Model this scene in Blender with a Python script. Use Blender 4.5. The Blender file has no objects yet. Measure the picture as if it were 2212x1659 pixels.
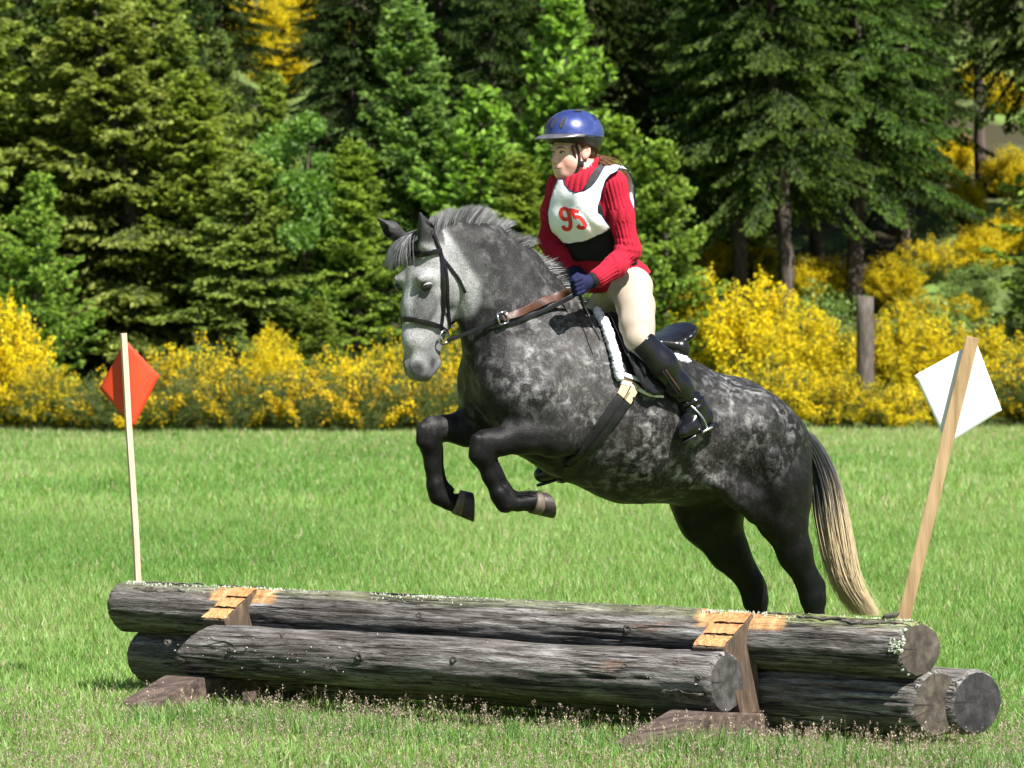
import bpy, bmesh, math, random, os
import numpy as np
from mathutils import Vector, Matrix

# ------------------------------------------------------------------ camera, sky, sun, exposure
SC = bpy.context.scene
COL = SC.collection
W0, H0 = 2212.0, 1659.0            # photograph coordinates used below
FPX, CAMZ, HORIZON = 9000.0, 1.62, 700.0
PITCH = math.atan((HORIZON - H0 / 2) / FPX)      # negative: looks slightly down
cam_d = bpy.data.cameras.new('camera')
cam = bpy.data.objects.new('camera', cam_d)
COL.objects.link(cam)
cam.location = (0, 0, CAMZ)
cam.rotation_euler = (math.pi / 2 + PITCH, 0, 0)
cam_d.sensor_width = 36.0
cam_d.lens = FPX / W0 * 36.0
cam_d.clip_end = 1000
cam_d.dof.use_dof = True
cam_d.dof.focus_distance = 16.9
cam_d.dof.aperture_fstop = 8.0
SC.camera = cam

SUN_TO = Vector((0.50, -0.62, 1.02)).normalized()    # towards the sun: right, behind the camera, high
world = bpy.data.worlds.new('World')
SC.world = world
world.use_nodes = True
wn = world.node_tree
sky = wn.nodes.new('ShaderNodeTexSky')
sky.sky_type = 'NISHITA'
sky.sun_disc = False
sky.sun_elevation = math.asin(SUN_TO.z)
sky.sun_rotation = math.atan2(SUN_TO.x, SUN_TO.y)
wn.links.new(sky.outputs[0], wn.nodes['Background'].inputs[0])
wn.nodes['Background'].inputs[1].default_value = 0.05
sun_d = bpy.data.lights.new('sun', 'SUN')
sun_d.energy = 5.0
sun_d.angle = math.radians(0.53)
sun_d.color = (1.0, 0.965, 0.905)
sun = bpy.data.objects.new('sun', sun_d)
COL.objects.link(sun)
sun.rotation_euler = SUN_TO.to_track_quat('Z', 'Y').to_euler()
sun.location = (5, -5, 12)
SC.view_settings.view_transform = 'Standard'
SC.view_settings.look = 'None'
SC.view_settings.exposure = 1.2
SC.view_settings.gamma = 1.0
SC.render.engine = 'CYCLES'
SC.cycles.use_denoising = True
SC.cycles.max_bounces = 6
SC.cycles.transparent_max_bounces = 4
SC.cycles.sample_clamp_indirect = 6

RNG = np.random.default_rng(7)
random.seed(7)

# ------------------------------------------------------------------ pixel -> place
def ray(x, y):
    v = np.array([(x - W0 / 2) / FPX, 1.0, -(y - H0 / 2) / FPX])
    c, s = math.cos(PITCH), math.sin(PITCH)
    return np.array([v[0], v[1] * c - v[2] * s, v[1] * s + v[2] * c])
CAM = np.array([0, 0, CAMZ])
def at_depth(x, y, d):
    r = ray(x, y); return CAM + r * (d / r[1])
def at_z(x, y, z):
    r = ray(x, y); return CAM + r * ((z - CAMZ) / r[2])

def proj(P):
    q = np.asarray(P, float) - CAM; c, s = math.cos(PITCH), math.sin(PITCH)
    y = q[1] * c + q[2] * s; z = -q[1] * s + q[2] * c
    return W0 / 2 + FPX * q[0] / y, H0 / 2 - FPX * z / y

# ------------------------------------------------------------------ noise
_T = np.random.default_rng(3).random((64, 64, 64)).astype(np.float32) * 2 - 1
def vnoise(p):
    p = np.asarray(p, dtype=np.float64)
    i = np.floor(p).astype(np.int64); f = p - i
    f = f * f * (3 - 2 * f)
    r = 0
    for dx in (0, 1):
        for dy in (0, 1):
            for dz in (0, 1):
                w = (f[:, 0] if dx else 1 - f[:, 0]) * (f[:, 1] if dy else 1 - f[:, 1]) * (f[:, 2] if dz else 1 - f[:, 2])
                r = r + w * _T[(i[:, 0] + dx) & 63, (i[:, 1] + dy) & 63, (i[:, 2] + dz) & 63]
    return r
def fbm(p, o=3):
    p = np.asarray(p, dtype=np.float64); a, r = 1.0, 0
    for k in range(o):
        r = r + a * vnoise(p * (2 ** k) + 11.3 * k); a *= 0.5
    return r
def sstep(a, b, x):
    t = np.clip((x - a) / (b - a), 0, 1); return t * t * (3 - 2 * t)

# ------------------------------------------------------------------ objects
def tag(o, label=None, cat=None, group=None, kind=None):
    if label: o['label'] = label
    if cat: o['category'] = cat
    if group: o['group'] = group
    if kind: o['kind'] = kind
    return o
def link(name, data, parent=None):
    o = bpy.data.objects.new(name, data); COL.objects.link(o)
    if parent is not None: o.parent = parent
    return o
def empty(name, loc=(0, 0, 0), rz=0.0):
    o = link(name, None); o.location = loc; o.rotation_euler = (0, 0, rz); o.empty_display_size = 0.1
    return o
def mesh_np(name, v, f, mat=None, smooth=True, col=None, attrs=None):
    """v (N,3); f (M,k) array or list of such arrays"""
    me = bpy.data.meshes.new(name)
    fs = f if isinstance(f, list) else [f]
    fs = [np.asarray(a, dtype=np.int32) for a in fs if len(a)]
    v = np.asarray(v, dtype=np.float32)
    me.vertices.add(len(v)); me.vertices.foreach_set('co', v.ravel())
    nl = sum(a.size for a in fs); npoly = sum(len(a) for a in fs)
    me.loops.add(nl); me.polygons.add(npoly)
    me.loops.foreach_set('vertex_index', np.concatenate([a.ravel() for a in fs]))
    tot = np.concatenate([np.full(len(a), a.shape[1], np.int32) for a in fs])
    st = np.concatenate([[0], np.cumsum(tot)[:-1]]).astype(np.int32)
    me.polygons.foreach_set('loop_start', st); me.polygons.foreach_set('loop_total', tot)
    me.polygons.foreach_set('use_smooth', np.full(npoly, smooth))
    me.update(calc_edges=True)
    if col is not None:
        c = np.ones((len(v), 4), np.float32); c[:, :col.shape[1]] = col
        at = me.color_attributes.new('Col', 'FLOAT_COLOR', 'POINT'); at.data.foreach_set('color', c.ravel())
    for k, a in (attrs or {}).items():
        at = me.attributes.new(k, 'FLOAT', 'POINT'); at.data.foreach_set('value', np.asarray(a, np.float32))
    if mat is not None: me.materials.append(mat)
    return me
def obj(name, me, parent=None): return link(name, me, parent)

class MB:
    """collects simple solids into one mesh"""
    def __init__(s): s.v = []; s.f = []
    def add(s, v, f):
        o = len(s.v); s.v += [tuple(map(float, p)) for p in v]; s.f += [tuple(i + o for i in q) for q in f]; return s
    def box(s, c, ax, ay, az):       # centre and three half-axis vectors
        c, ax, ay, az = map(np.array, (c, ax, ay, az)); v = []
        for i in (-1, 1):
            for j in (-1, 1):
                for k in (-1, 1): v.append(c + ax * i + ay * j + az * k)
        return s.add(v, [(0, 1, 3, 2), (4, 6, 7, 5), (0, 4, 5, 1), (2, 3, 7, 6), (0, 2, 6, 4), (1, 5, 7, 3)])
    def hexa(s, lo, hi):             # two quads of 4 points
        v = list(lo) + list(hi)
        return s.add(v, [(3, 2, 1, 0), (4, 5, 6, 7), (0, 1, 5, 4), (1, 2, 6, 5), (2, 3, 7, 6), (3, 0, 4, 7)])
    def tube(s, pts, rad, n=8, flat=1.0, up=None, caps=True):
        pts = [np.array(p, float) for p in pts]
        rad = rad if hasattr(rad, '__len__') else [rad] * len(pts)
        o = len(s.v); ref = np.array(up if up is not None else (0, 0, 1.0), float)
        for i, p in enumerate(pts):
            t = pts[min(i + 1, len(pts) - 1)] - pts[max(i - 1, 0)]; t /= np.linalg.norm(t) + 1e-9
            a = np.cross(t, ref)
            if np.linalg.norm(a) < 1e-3: a = np.cross(t, (1, 0, 0.1))
            a /= np.linalg.norm(a); b = np.cross(a, t)
            for k in range(n):
                q = 2 * math.pi * k / n
                s.v.append(tuple(p + rad[i] * (a * math.cos(q) * flat + b * math.sin(q))))
        for i in range(len(pts) - 1):
            for k in range(n):
                k2 = (k + 1) % n
                s.f.append((o + i * n + k, o + i * n + k2, o + (i + 1) * n + k2, o + (i + 1) * n + k))
        if caps:
            s.f.append(tuple(o + k for k in reversed(range(n))))
            s.f.append(tuple(o + (len(pts) - 1) * n + k for k in range(n)))
        return s
    def build(s, name, mat, parent=None, smooth=True, bevel=0, sub=0):
        me = bpy.data.meshes.new(name); me.from_pydata(s.v, [], s.f); me.validate(); me.update()
        me.polygons.foreach_set('use_smooth', [smooth] * len(me.polygons))
        if mat: me.materials.append(mat)
        o = link(name, me, parent)
        if bevel:
            m = o.modifiers.new('b', 'BEVEL'); m.width = bevel; m.segments = 2; m.limit_method = 'ANGLE'
        if sub:
            m = o.modifiers.new('s', 'SUBSURF'); m.levels = sub; m.render_levels = sub
        return o
def spline(pts, n):
    """Catmull-Rom through points -> n samples"""
    P = np.array(pts, float); P = np.vstack([2 * P[0] - P[1], P, 2 * P[-1] - P[-2]])
    out = []
    for t in np.linspace(0, len(pts) - 1 - 1e-6, n):
        i = int(t); u = t - i; a, b, c, d = P[i], P[i + 1], P[i + 2], P[i + 3]
        out.append(0.5 * (2 * b + (c - a) * u + (2 * a - 5 * b + 4 * c - d) * u * u + (3 * b - a - 3 * c + d) * u ** 3))
    return np.array(out)

# ------------------------------------------------------------------ materials
def new_mat(name):
    m = bpy.data.materials.new(name); m.use_nodes = True
    nt = m.node_tree; return m, nt, nt.nodes['Principled BSDF']
def nd(nt, t, **k):
    n = nt.nodes.new(t)
    for a, b in k.items(): setattr(n, a, b)
    return n
def ramp(nt, fac, stops):
    r = nd(nt, 'ShaderNodeValToRGB'); e = r.color_ramp.elements
    while len(e) < len(stops): e.new(0.5)
    for i, (p, c) in enumerate(stops):
        e[i].position = p; e[i].color = (*c, 1) if len(c) == 3 else c
    nt.links.new(fac, r.inputs[0]); return r.outputs[0]
def noise(nt, scale, detail=4, rough=0.55, vec=None, dist=0.0):
    n = nd(nt, 'ShaderNodeTexNoise'); n.inputs['Scale'].default_value = scale
    n.inputs['Detail'].default_value = detail; n.inputs['Roughness'].default_value = rough
    n.inputs['Distortion'].default_value = dist
    if vec is not None: nt.links.new(vec, n.inputs['Vector'])
    return n.outputs[0]
def coords(nt, scale=(1, 1, 1), which='Object', loc=(0, 0, 0)):
    t = nd(nt, 'ShaderNodeTexCoord'); m = nd(nt, 'ShaderNodeMapping')
    m.inputs['Scale'].default_value = scale; m.inputs['Location'].default_value = loc
    nt.links.new(t.outputs[which], m.inputs[0]); return m.outputs[0]
def mixc(nt, fac, a, b, mode='MIX'):
    m = nd(nt, 'ShaderNodeMix', data_type='RGBA', blend_type=mode)
    for s, x in ((m.inputs[0], fac), (m.inputs[6], a), (m.inputs[7], b)):
        if isinstance(x, (int, float)): s.default_value = x
        elif isinstance(x, (tuple, list)): s.default_value = (*x, 1) if len(x) == 3 else x
        else: nt.links.new(x, s)
    return m.outputs[2]
def math_n(nt, op, a, b=None, c=None):
    m = nd(nt, 'ShaderNodeMath', operation=op)
    for s, x in zip(m.inputs, (a, b, c)):
        if x is None: continue
        if isinstance(x, (int, float)): s.default_value = x
        else: nt.links.new(x, s)
    return m.outputs[0]
def attr(nt, name, out=0):
    n = nd(nt, 'ShaderNodeAttribute', attribute_name=name); return n.outputs[out]
def bump(nt, p, h, dist=0.01, strength=0.6):
    b = nd(nt, 'ShaderNodeBump'); b.inputs['Distance'].default_value = dist; b.inputs['Strength'].default_value = strength
    nt.links.new(h, b.inputs['Height']); nt.links.new(b.outputs[0], p.inputs['Normal'])
def simple(name, c1, c2, scale=20, rough=0.6, bumpd=0.0, spec=0.4, stretch=(1, 1, 1), metal=0.0, detail=4, coat=0.0):
    m, nt, p = new_mat(name)
    f = noise(nt, scale, detail, 0.6, coords(nt, stretch))
    nt.links.new(ramp(nt, f, [(0.3, c1), (0.7, c2)]), p.inputs['Base Color'])
    p.inputs['Roughness'].default_value = rough; p.inputs['Specular IOR Level'].default_value = spec
    p.inputs['Metallic'].default_value = metal; p.inputs['Coat Weight'].default_value = coat
    if bumpd: bump(nt, p, f, bumpd)
    return m
def leaf_mat(name, rough=0.5, trans=0.35, tint=(1.1, 1.25, 0.5), vary=0.25, spec=0.25, hue=(0.0, 0.5)):
    """two-sided leaf: vertex colour, some noise, light coming through"""
    m, nt, p = new_mat(name)
    c = attr(nt, 'Col')
    f = noise(nt, 1.3, 2, 0.5, coords(nt, (1, 1, 1)))
    oi = nd(nt, 'ShaderNodeObjectInfo')
    hs = nd(nt, 'ShaderNodeHueSaturation'); nt.links.new(c, hs.inputs['Color'])
    nt.links.new(math_n(nt, 'MULTIPLY_ADD', oi.outputs['Random'], hue[0], hue[1]), hs.inputs['Hue'])
    v = math_n(nt, 'ADD', math_n(nt, 'MULTIPLY', f, vary * 2), 1 - vary)
    nt.links.new(math_n(nt, 'MULTIPLY', v, math_n(nt, 'MULTIPLY_ADD', oi.outputs['Random'], 0.3, 0.85)), hs.inputs['Value'])
    c2 = hs.outputs[0]
    nt.links.new(c2, p.inputs['Base Color']); p.inputs['Roughness'].default_value = rough
    p.inputs['Specular IOR Level'].default_value = spec
    if trans:
        t = nd(nt, 'ShaderNodeBsdfTranslucent'); nt.links.new(mixc(nt, 1.0, c2, tint, 'MULTIPLY'), t.inputs[0])
        mx = nd(nt, 'ShaderNodeMixShader'); mx.inputs[0].default_value = trans
        nt.links.new(p.outputs[0], mx.inputs[1]); nt.links.new(t.outputs[0], mx.inputs[2])
        nt.links.new(mx.outputs[0], nt.nodes['Material Output'].inputs[0])
    return m
# ------------------------------------------------------------------ ground
def gz(x, y):
    x = np.asarray(x, float); y = np.asarray(y, float)
    t = y - 70.0
    z = 0.30 * (np.sqrt(t * t + 9.0) + t) / 2
    t0 = 40.0 - 70.0
    z = z - 0.30 * (math.sqrt(t0 * t0 + 9.0) + t0) / 2
    return np.where(y > 40, z, 0.0)
def on_ground(x, y):
    r = ray(x, y); lo, hi = 10.0, 300.0
    for _ in range(50):
        m = (lo + hi) / 2; p = CAM + r * (m / r[1])
        if p[2] > gz(p[0], p[1]): lo = m
        else: hi = m
    return CAM + r * (lo / r[1])

gx = np.concatenate([np.linspace(-400, -40, 10), np.linspace(-32, 32, 65), np.linspace(40, 400, 10)])
gy = np.concatenate([np.linspace(-300, -10, 8), np.linspace(0, 60, 61), np.linspace(61, 130, 70), np.linspace(140, 500, 10)])
X, Y = np.meshgrid(gx, gy, indexing='ij')
Z = gz(X, Y)
Z = Z + np.where(Y > 64, 0.25, 0.0) * vnoise(np.stack([X.ravel() * .15, Y.ravel() * .15, X.ravel() * 0], 1)).reshape(X.shape)
V = np.stack([X, Y, Z], -1).reshape(-1, 3)
nx, ny = len(gx), len(gy)
I = (np.arange(nx - 1)[:, None] * ny + np.arange(ny - 1)[None]).ravel()
F = np.stack([I, I + ny, I + ny + 1, I + 1], 1)
m, nt, p = new_mat('field_soil_and_turf')
co = coords(nt, (1, 1, 1))
a = noise(nt, 0.35, 5, 0.6, co); b = noise(nt, 14.0, 4, 0.7, co)
c1 = ramp(nt, a, [(0.3, (0.11, 0.19, 0.035)), (0.7, (0.19, 0.27, 0.06))])
c2 = mixc(nt, ramp(nt, b, [(0.45, (0, 0, 0)), (0.75, (1, 1, 1))]), c1, (0.16, 0.15, 0.07))
# forest floor beyond the field edge
sep = nd(nt, 'ShaderNodeSeparateXYZ'); nt.links.new(co, sep.inputs[0])
ff = math_n(nt, 'MULTIPLY_ADD', sep.outputs[1], 0.5, -33.0)
ffc = nd(nt, 'ShaderNodeClamp'); nt.links.new(ff, ffc.inputs[0])
c3 = mixc(nt, ramp(nt, a, [(0.45, (0, 0, 0)), (0.6, (1, 1, 1))]), (0.05, 0.045, 0.025), (0.13, 0.20, 0.05))
nt.links.new(mixc(nt, ffc.outputs[0], c2, c3), p.inputs['Base Color'])
p.inputs['Roughness'].default_value = 0.95; p.inputs['Specular IOR Level'].default_value = 0.1
bump(nt, p, b, 0.03, 0.8)
tag(obj('field', mesh_np('field', V, F, m)), 'green grass field rising into a wooded slope behind', 'field', kind='structure')

# ------------------------------------------------------------------ grass
GRASS = leaf_mat('grass_blade', rough=0.45, trans=0.42, tint=(1.15, 1.2, 0.45), vary=0.18, spec=0.3)
def patchy(x, y):
    return fbm(np.stack([x * 0.55, y * 0.22, x * 0 + 3.1], 1), 3)
def blades(n, y0, y1, margin, hmin, hmax, wid, seg2, rng, edge=0.123):
    y = y0 + (y1 - y0) * rng.random(n) ** 1.0
    x = (rng.random(n) * 2 - 1) * (edge * y + margin)
    cl = vnoise(np.stack([x * 5, y * 5, x * 0], 1))              # tufts
    pt = patchy(x, y)
    h = (hmin + (hmax - hmin) * rng.random(n)) * (1 + 0.5 * cl + 0.2 * pt)
    th = rng.random(n) * 6.283
    ln = (0.25 + 0.75 * rng.random(n)) * h * 0.75
    dx, dy = np.cos(th) * ln, np.sin(th) * ln
    fa = rng.random(n) * 3.1416
    wx, wy = np.cos(fa) * wid * (0.6 + 0.8 * rng.random(n)), np.sin(fa) * wid
    z = gz(x, y)
    B = np.stack([x, y, z], 1); w = np.stack([wx, wy, 0 * wx], 1); L = np.stack([dx, dy, 0 * dx], 1)
    up = np.stack([0 * h, 0 * h, h], 1)
    # colour: fresh green, yellow-green, straw
    r = rng.random(n)
    base = np.stack([0.118 + 0 * x, 0.262 + 0 * x, 0.050 + 0 * x], 1)
    lite = np.array([0.255, 0.395, 0.115]); straw = np.array([0.46, 0.40, 0.25]); dark = np.array([0.07, 0.17, 0.028])
    k = np.clip(0.50 + 0.60 * pt + 0.8 * (r - .5), 0, 1)[:, None]
    c = base * (1 - k) + lite * k
    near = sstep(18.0, 15.0, y)
    st = (rng.random(n) < 0.09 + 0.16 * np.clip(pt - 0.2, 0, 1) + 0.10 * near + 0.26 * sstep(44, 64, y))[:, None]
    c = np.where(st, straw * (0.6 + 0.6 * rng.random(n))[:, None], c)
    dk = (pt < -0.75)[:, None]
    c = np.where(dk & ~st, c * 0.6 + dark * 0.4, c)
    c = c * (0.8 + 0.4 * rng.random(n))[:, None]
    if seg2:
        v = np.stack([B - w, B + w, B + up * .6 + L * .3 + w * .8, B + up * .6 + L * .3 - w * .8, B + up + L], 1).reshape(-1, 3)
        o = np.arange(n)[:, None] * 5
        return v, o + np.array([[0, 1, 2, 3]]), o + np.array([[3, 2, 4]]), np.repeat(c, 5, 0)
    v = np.stack([B - w, B + w, B + up + L], 1).reshape(-1, 3)
    return v, None, np.arange(n)[:, None] * 3 + np.array([[0, 1, 2]]), np.repeat(c, 3, 0)
def grass_obj(name, label, *args, **kw):
    v, q, t, c = blades(*args, **kw)
    fs = [t] if q is None else [q, t]
    tag(obj(name, mesh_np(name, v, fs, GRASS, smooth=True, col=c)), label, 'grass', kind='stuff')
grng = np.random.default_rng(21)
grass_obj('grass', 'short green grass blades around the log jump', 190000, 14.0, 21.0, 1.1, 0.026, 0.062, 0.0024, True, grng)
grass_obj('grass', 'paler mown grass in the middle of the field', 240000, 21.0, 36.0, 1.8, 0.030, 0.070, 0.0036, False, grng)
grass_obj('grass', 'far grass along the field edge below the yellow bushes', 230000, 36.0, 67.0, 4.0, 0.04, 0.09, 0.0064, False, grng)

def fringe(n, rng):
    t = rng.random(n); x = -1.55 + 3.55 * t + rng.normal(size=n) * .05; y = 16.72 - 1.98 * t - np.abs(rng.normal(size=n)) * .14 + .10
    h = rng.uniform(.04, .11, n) * (1 + .4 * vnoise(np.stack([x * 9, y * 9, x * 0], 1))); a = rng.uniform(0, 6.28, n); l = h * rng.uniform(.1, .6, n)
    B = np.stack([x, y, x * 0], 1); w = np.stack([np.full(n, .0022), rng.normal(size=n) * .001, x * 0], 1); L = np.stack([np.cos(a) * l, np.sin(a) * l, x * 0], 1); U = np.stack([x * 0, x * 0, h], 1)
    v = np.stack([B - w, B + w, B + U * .6 + L * .3 + w * .8, B + U * .6 + L * .3 - w * .8, B + U + L], 1).reshape(-1, 3); o = np.arange(n)[:, None] * 5
    k = rng.random(n)[:, None]; c = np.array([.11, .25, .05]) * (1 - k) + np.array([.27, .40, .13]) * k
    return v, [o + np.array([[0, 1, 2, 3]]), o + np.array([[3, 2, 4]])], np.repeat(c, 5, 0)
v, f, c = fringe(6000, grng)
tag(obj('grass', mesh_np('grass', v, f, GRASS, True, col=c)), 'longer grass blades standing against the front of the logs', 'grass', kind='stuff')

# purple-brown seed heads standing above the grass
def seed_heads(n, pos, hmin, hmax, rng):
    v, f, c = [], [], []
    for i in range(n):
        x, y = pos(rng); h = rng.uniform(hmin, hmax); a = rng.uniform(0, 6.28); lean = rng.uniform(0, .3) * h
        top = np.array([x + math.cos(a) * lean, y + math.sin(a) * lean, h])
        base = np.array([x, y, 0.0]); o = len(v)
        v += [base + (-.0009, 0, 0), base + (.0009, 0, 0), top]; f.append((o, o + 1, o + 2)); c += [(.28, .30, .12)] * 3
        pl = rng.uniform(.25, .45) * h
        for k in range(rng.integers(8, 16)):
            t = rng.random(); q = top + (base - top) * (t * pl / h)
            aa = rng.uniform(0, 6.28); rr = (0.003 + 0.014 * t) * rng.uniform(.4, 1.2)
            q = q + np.array([math.cos(aa) * rr, math.sin(aa) * rr, rr * .5])
            s = rng.uniform(.0018, .0038); d = np.array([math.cos(aa), math.sin(aa), .9]); o = len(v)
            side = np.array([-math.sin(aa), math.cos(aa), 0])
            v += [q - d * s, q + side * s * .7, q + d * s * 1.4, q - side * s * .7]
            f.append((o, o + 1, o + 2)); f.append((o, o + 2, o + 3))
            cc = np.array([.33, .255, .215]) if rng.random() < .6 else np.array([.48, .40, .30])
            c += [cc * rng.uniform(.7, 1.2)] * 4
    return np.array(v), np.array(f), np.array(c)
srng = np.random.default_rng(5)
SEED = leaf_mat('seed_head', rough=0.8, trans=0.3, tint=(1.1, 1.0, .9), vary=0.1, spec=0.1)
def pos_front(r):
    y = 14.1 + 3.6 * r.random() ** 1.35
    while True:
        x = (r.random() * 2 - 1) * (0.123 * y + .5)
        if vnoise(np.array([[x * 1.4, y * 1.4, 4.4]]))[0] > r.uniform(-.9, .5): return x, y
v, f, c = seed_heads(5200, pos_front, .06, .12, srng)
tag(obj('grass_seed_heads', mesh_np('grass_seed_heads', v, f, SEED, smooth=False, col=c)),
    'purple-brown grass seed heads scattered over the foreground', 'grass', kind='stuff')
def pos_log(r):     # a taller fringe left unmown in front of the logs
    t = r.random(); x, y = -1.45 + 3.0 * t, 16.75 - 1.72 * t
    return x + r.normal() * .10, y - abs(r.normal()) * .16
v, f, c = seed_heads(230, pos_log, .10, .20, srng)
tag(obj('grass_seed_heads', mesh_np('grass_seed_heads', v, f, SEED, smooth=False, col=c)),
    'taller seeding grass left uncut along the front of the logs', 'grass', kind='stuff')

# ------------------------------------------------------------------ trees and shrubs: prototypes
BARK = simple('bark', (0.05, 0.04, 0.032), (0.16, 0.13, 0.11), 9, 0.95, 0.03, 0.1, (1, 1, .25))
TWIG = simple('dry_twig', (0.16, 0.12, 0.085), (0.30, 0.25, 0.20), 9, 0.95, 0.0, 0.1)
NEEDLE = leaf_mat('fir_needles', rough=0.5, trans=0.34, tint=(1.25, 1.3, 0.4), vary=0.3, spec=.12, hue=(.028, .478))
LEAF = leaf_mat('green_leaves', rough=0.5, trans=0.35, tint=(1.2, 1.3, 0.4), vary=0.25, hue=(.02, .478))
BROOM = leaf_mat('broom_stems', rough=0.6, trans=0.15, vary=0.3)
PETAL = leaf_mat('broom_flowers', rough=0.55, trans=0.35, tint=(1.1, 1.08, 0.3), vary=0.12, spec=0.2)

def sprays(c, d, ln, wd, rng, cols, cross=True):
    """diamond leaf sprays at c along d"""
    n = len(c); c, d = np.asarray(c, float), np.asarray(d, float)
    d = d / (np.linalg.norm(d, axis=1, keepdims=True) + 1e-9)
    r = rng.normal(size=(n, 3)); s = np.cross(d, r); s /= np.linalg.norm(s, axis=1, keepdims=True) + 1e-9
    u = np.cross(s, d); ln = np.asarray(ln)[:, None]; wd = np.asarray(wd)[:, None]
    V, Fq = [], []
    for w in ((s, u) if cross else (s,)):
        V.append(np.stack([c - d * ln * .45, c + w * wd + d * ln * .05, c + d * ln * .55 - np.array([0, 0, 1]) * ln * .06, c - w * wd + d * ln * .05], 1).reshape(-1, 3))
    v = np.concatenate(V); k = len(V)
    f = np.arange(n * k)[:, None] * 4 + np.array([[0, 1, 2, 3]])
    return v, f, np.tile(np.repeat(np.asarray(cols), 4, 0), (k, 1))

def fir_proto(seed, H, R, z0, spacing, old, new, droop=0.0, spray=0.115, wid=0.02, power=0.8, lead=0.45, dens=1.0):
    rng = np.random.default_rng(seed); C, D, L, K, Cc = [], [], [], [], []
    tk = MB(); bx, by = rng.normal() * .1, rng.normal() * .1
    axis = [np.array([bx * math.sin(z * .6), by * math.sin(z * .5 + 1), z]) for z in np.linspace(0, H, 12)]
    r0 = 0.016 * H + .03
    tk.tube(axis, [r0 * (1 - i / 11) ** .8 + .012 for i in range(12)], 8)
    old, new = np.array(old), np.array(new)
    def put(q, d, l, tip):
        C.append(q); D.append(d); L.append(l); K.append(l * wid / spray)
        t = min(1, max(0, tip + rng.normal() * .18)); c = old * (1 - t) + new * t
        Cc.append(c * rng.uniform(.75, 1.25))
    z = z0
    while z < H - .12:
        fr = (z - z0) / (H - z0); nb = int(rng.integers(5, 8)); a0 = rng.uniform(0, 6.28)
        ax = np.array([bx * math.sin(z * .6), by * math.sin(z * .5 + 1), z])
        for b in range(nb):
            az = a0 + 6.283 * b / nb + rng.normal() * .25
            Lb = (R * (1 - fr) ** power + .12) * rng.uniform(.55, 1.12)
            el = -0.10 - droop * .45 + 0.75 * fr + rng.normal() * .22
            out = np.array([math.cos(az), math.sin(az), 0.0]); side = np.array([-out[1], out[0], 0.0])
            pts = []
            for t in np.linspace(0, 1, 6):
                zz = Lb * (math.sin(el) * t - (droop * .55) * t * t + (0.16 - droop * .05) * t ** 3)
                pts.append(ax + out * (Lb * math.cos(el) * t) + np.array([0, 0, zz]))
            tk.tube(pts, [max(.004, .02 * (1 - i / 5.5) * Lb / R) for i in range(6)], 3, caps=False)
            step = 0.10 / dens; t = 0.14 + rng.random() * .1
            while t < 1.0:
                i = min(4, int(t * 5)); u = t * 5 - i; q = pts[i] * (1 - u) + pts[i + 1] * u
                fw = pts[i + 1] - pts[i]; fw /= np.linalg.norm(fw) + 1e-9
                put(q + rng.normal(size=3) * .012, fw + rng.normal(size=3) * .25, spray * rng.uniform(.8, 1.2), t * .5)
                for sg in (-1, 1):
                    tl = min(.55, .38 * Lb * (1.05 - t) + .09) * rng.uniform(.5, 1.15)
                    td = fw * .75 + side * sg * rng.uniform(.55, .95) + np.array([0, 0, -.10 - droop * .45 + rng.normal() * .14])
                    td /= np.linalg.norm(td); m = max(1, int(tl / (.07 / dens)))
                    for k in range(m):
                        e = (k + .6) / m
                        dz = np.array([0, 0, -droop * .25 * e * e * tl])
                        put(q + td * tl * e + dz + rng.normal(size=3) * .014, td + np.array([0, 0, -droop * .5 * e]) + rng.normal(size=3) * .3,
                            spray * rng.uniform(.75, 1.2), .08 + .55 * e * (.5 + .5 * t))
                    for k in range(2):
                        put(q + td * tl * 1.04 + np.array([0, 0, -droop * .25 * tl]) + rng.normal(size=3) * .022, td + np.array([0, 0, .25 - droop * .5]) + rng.normal(size=3) * .55, spray * rng.uniform(.7, 1.0), 1.0)
                t += step / max(Lb, .25)
            for k in range(3): put(pts[-1] + rng.normal(size=3) * .02, pts[-1] - pts[-2] + rng.normal(size=3) * .12, spray * 1.1, 1.0)
        for k in range(12):
            a = rng.uniform(0, 6.28); put(ax + np.array([math.cos(a), math.sin(a), 0]) * rng.uniform(.06, .30) + np.array([0, 0, rng.uniform(-.15, .15)]), np.array([math.cos(a), math.sin(a), rng.normal() * .4]), spray * 1.2, .1)
        z += spacing * rng.uniform(.5, 1.4) * (1 - .35 * fr)
    for zz in np.arange(H - lead, H + .02, .05):          # leader shoot
        for k in range(3):
            a = rng.uniform(0, 6.28); put(np.array([bx * math.sin(zz * .6), by * math.sin(zz * .5 + 1), zz]), np.array([math.cos(a) * .7, math.sin(a) * .7, .9]), spray * .8, .8)
    v, f, c = sprays(C, D, L, K, rng, Cc)
    return tk, mesh_np('crown', v, f, NEEDLE, smooth=False, col=c)

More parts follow.
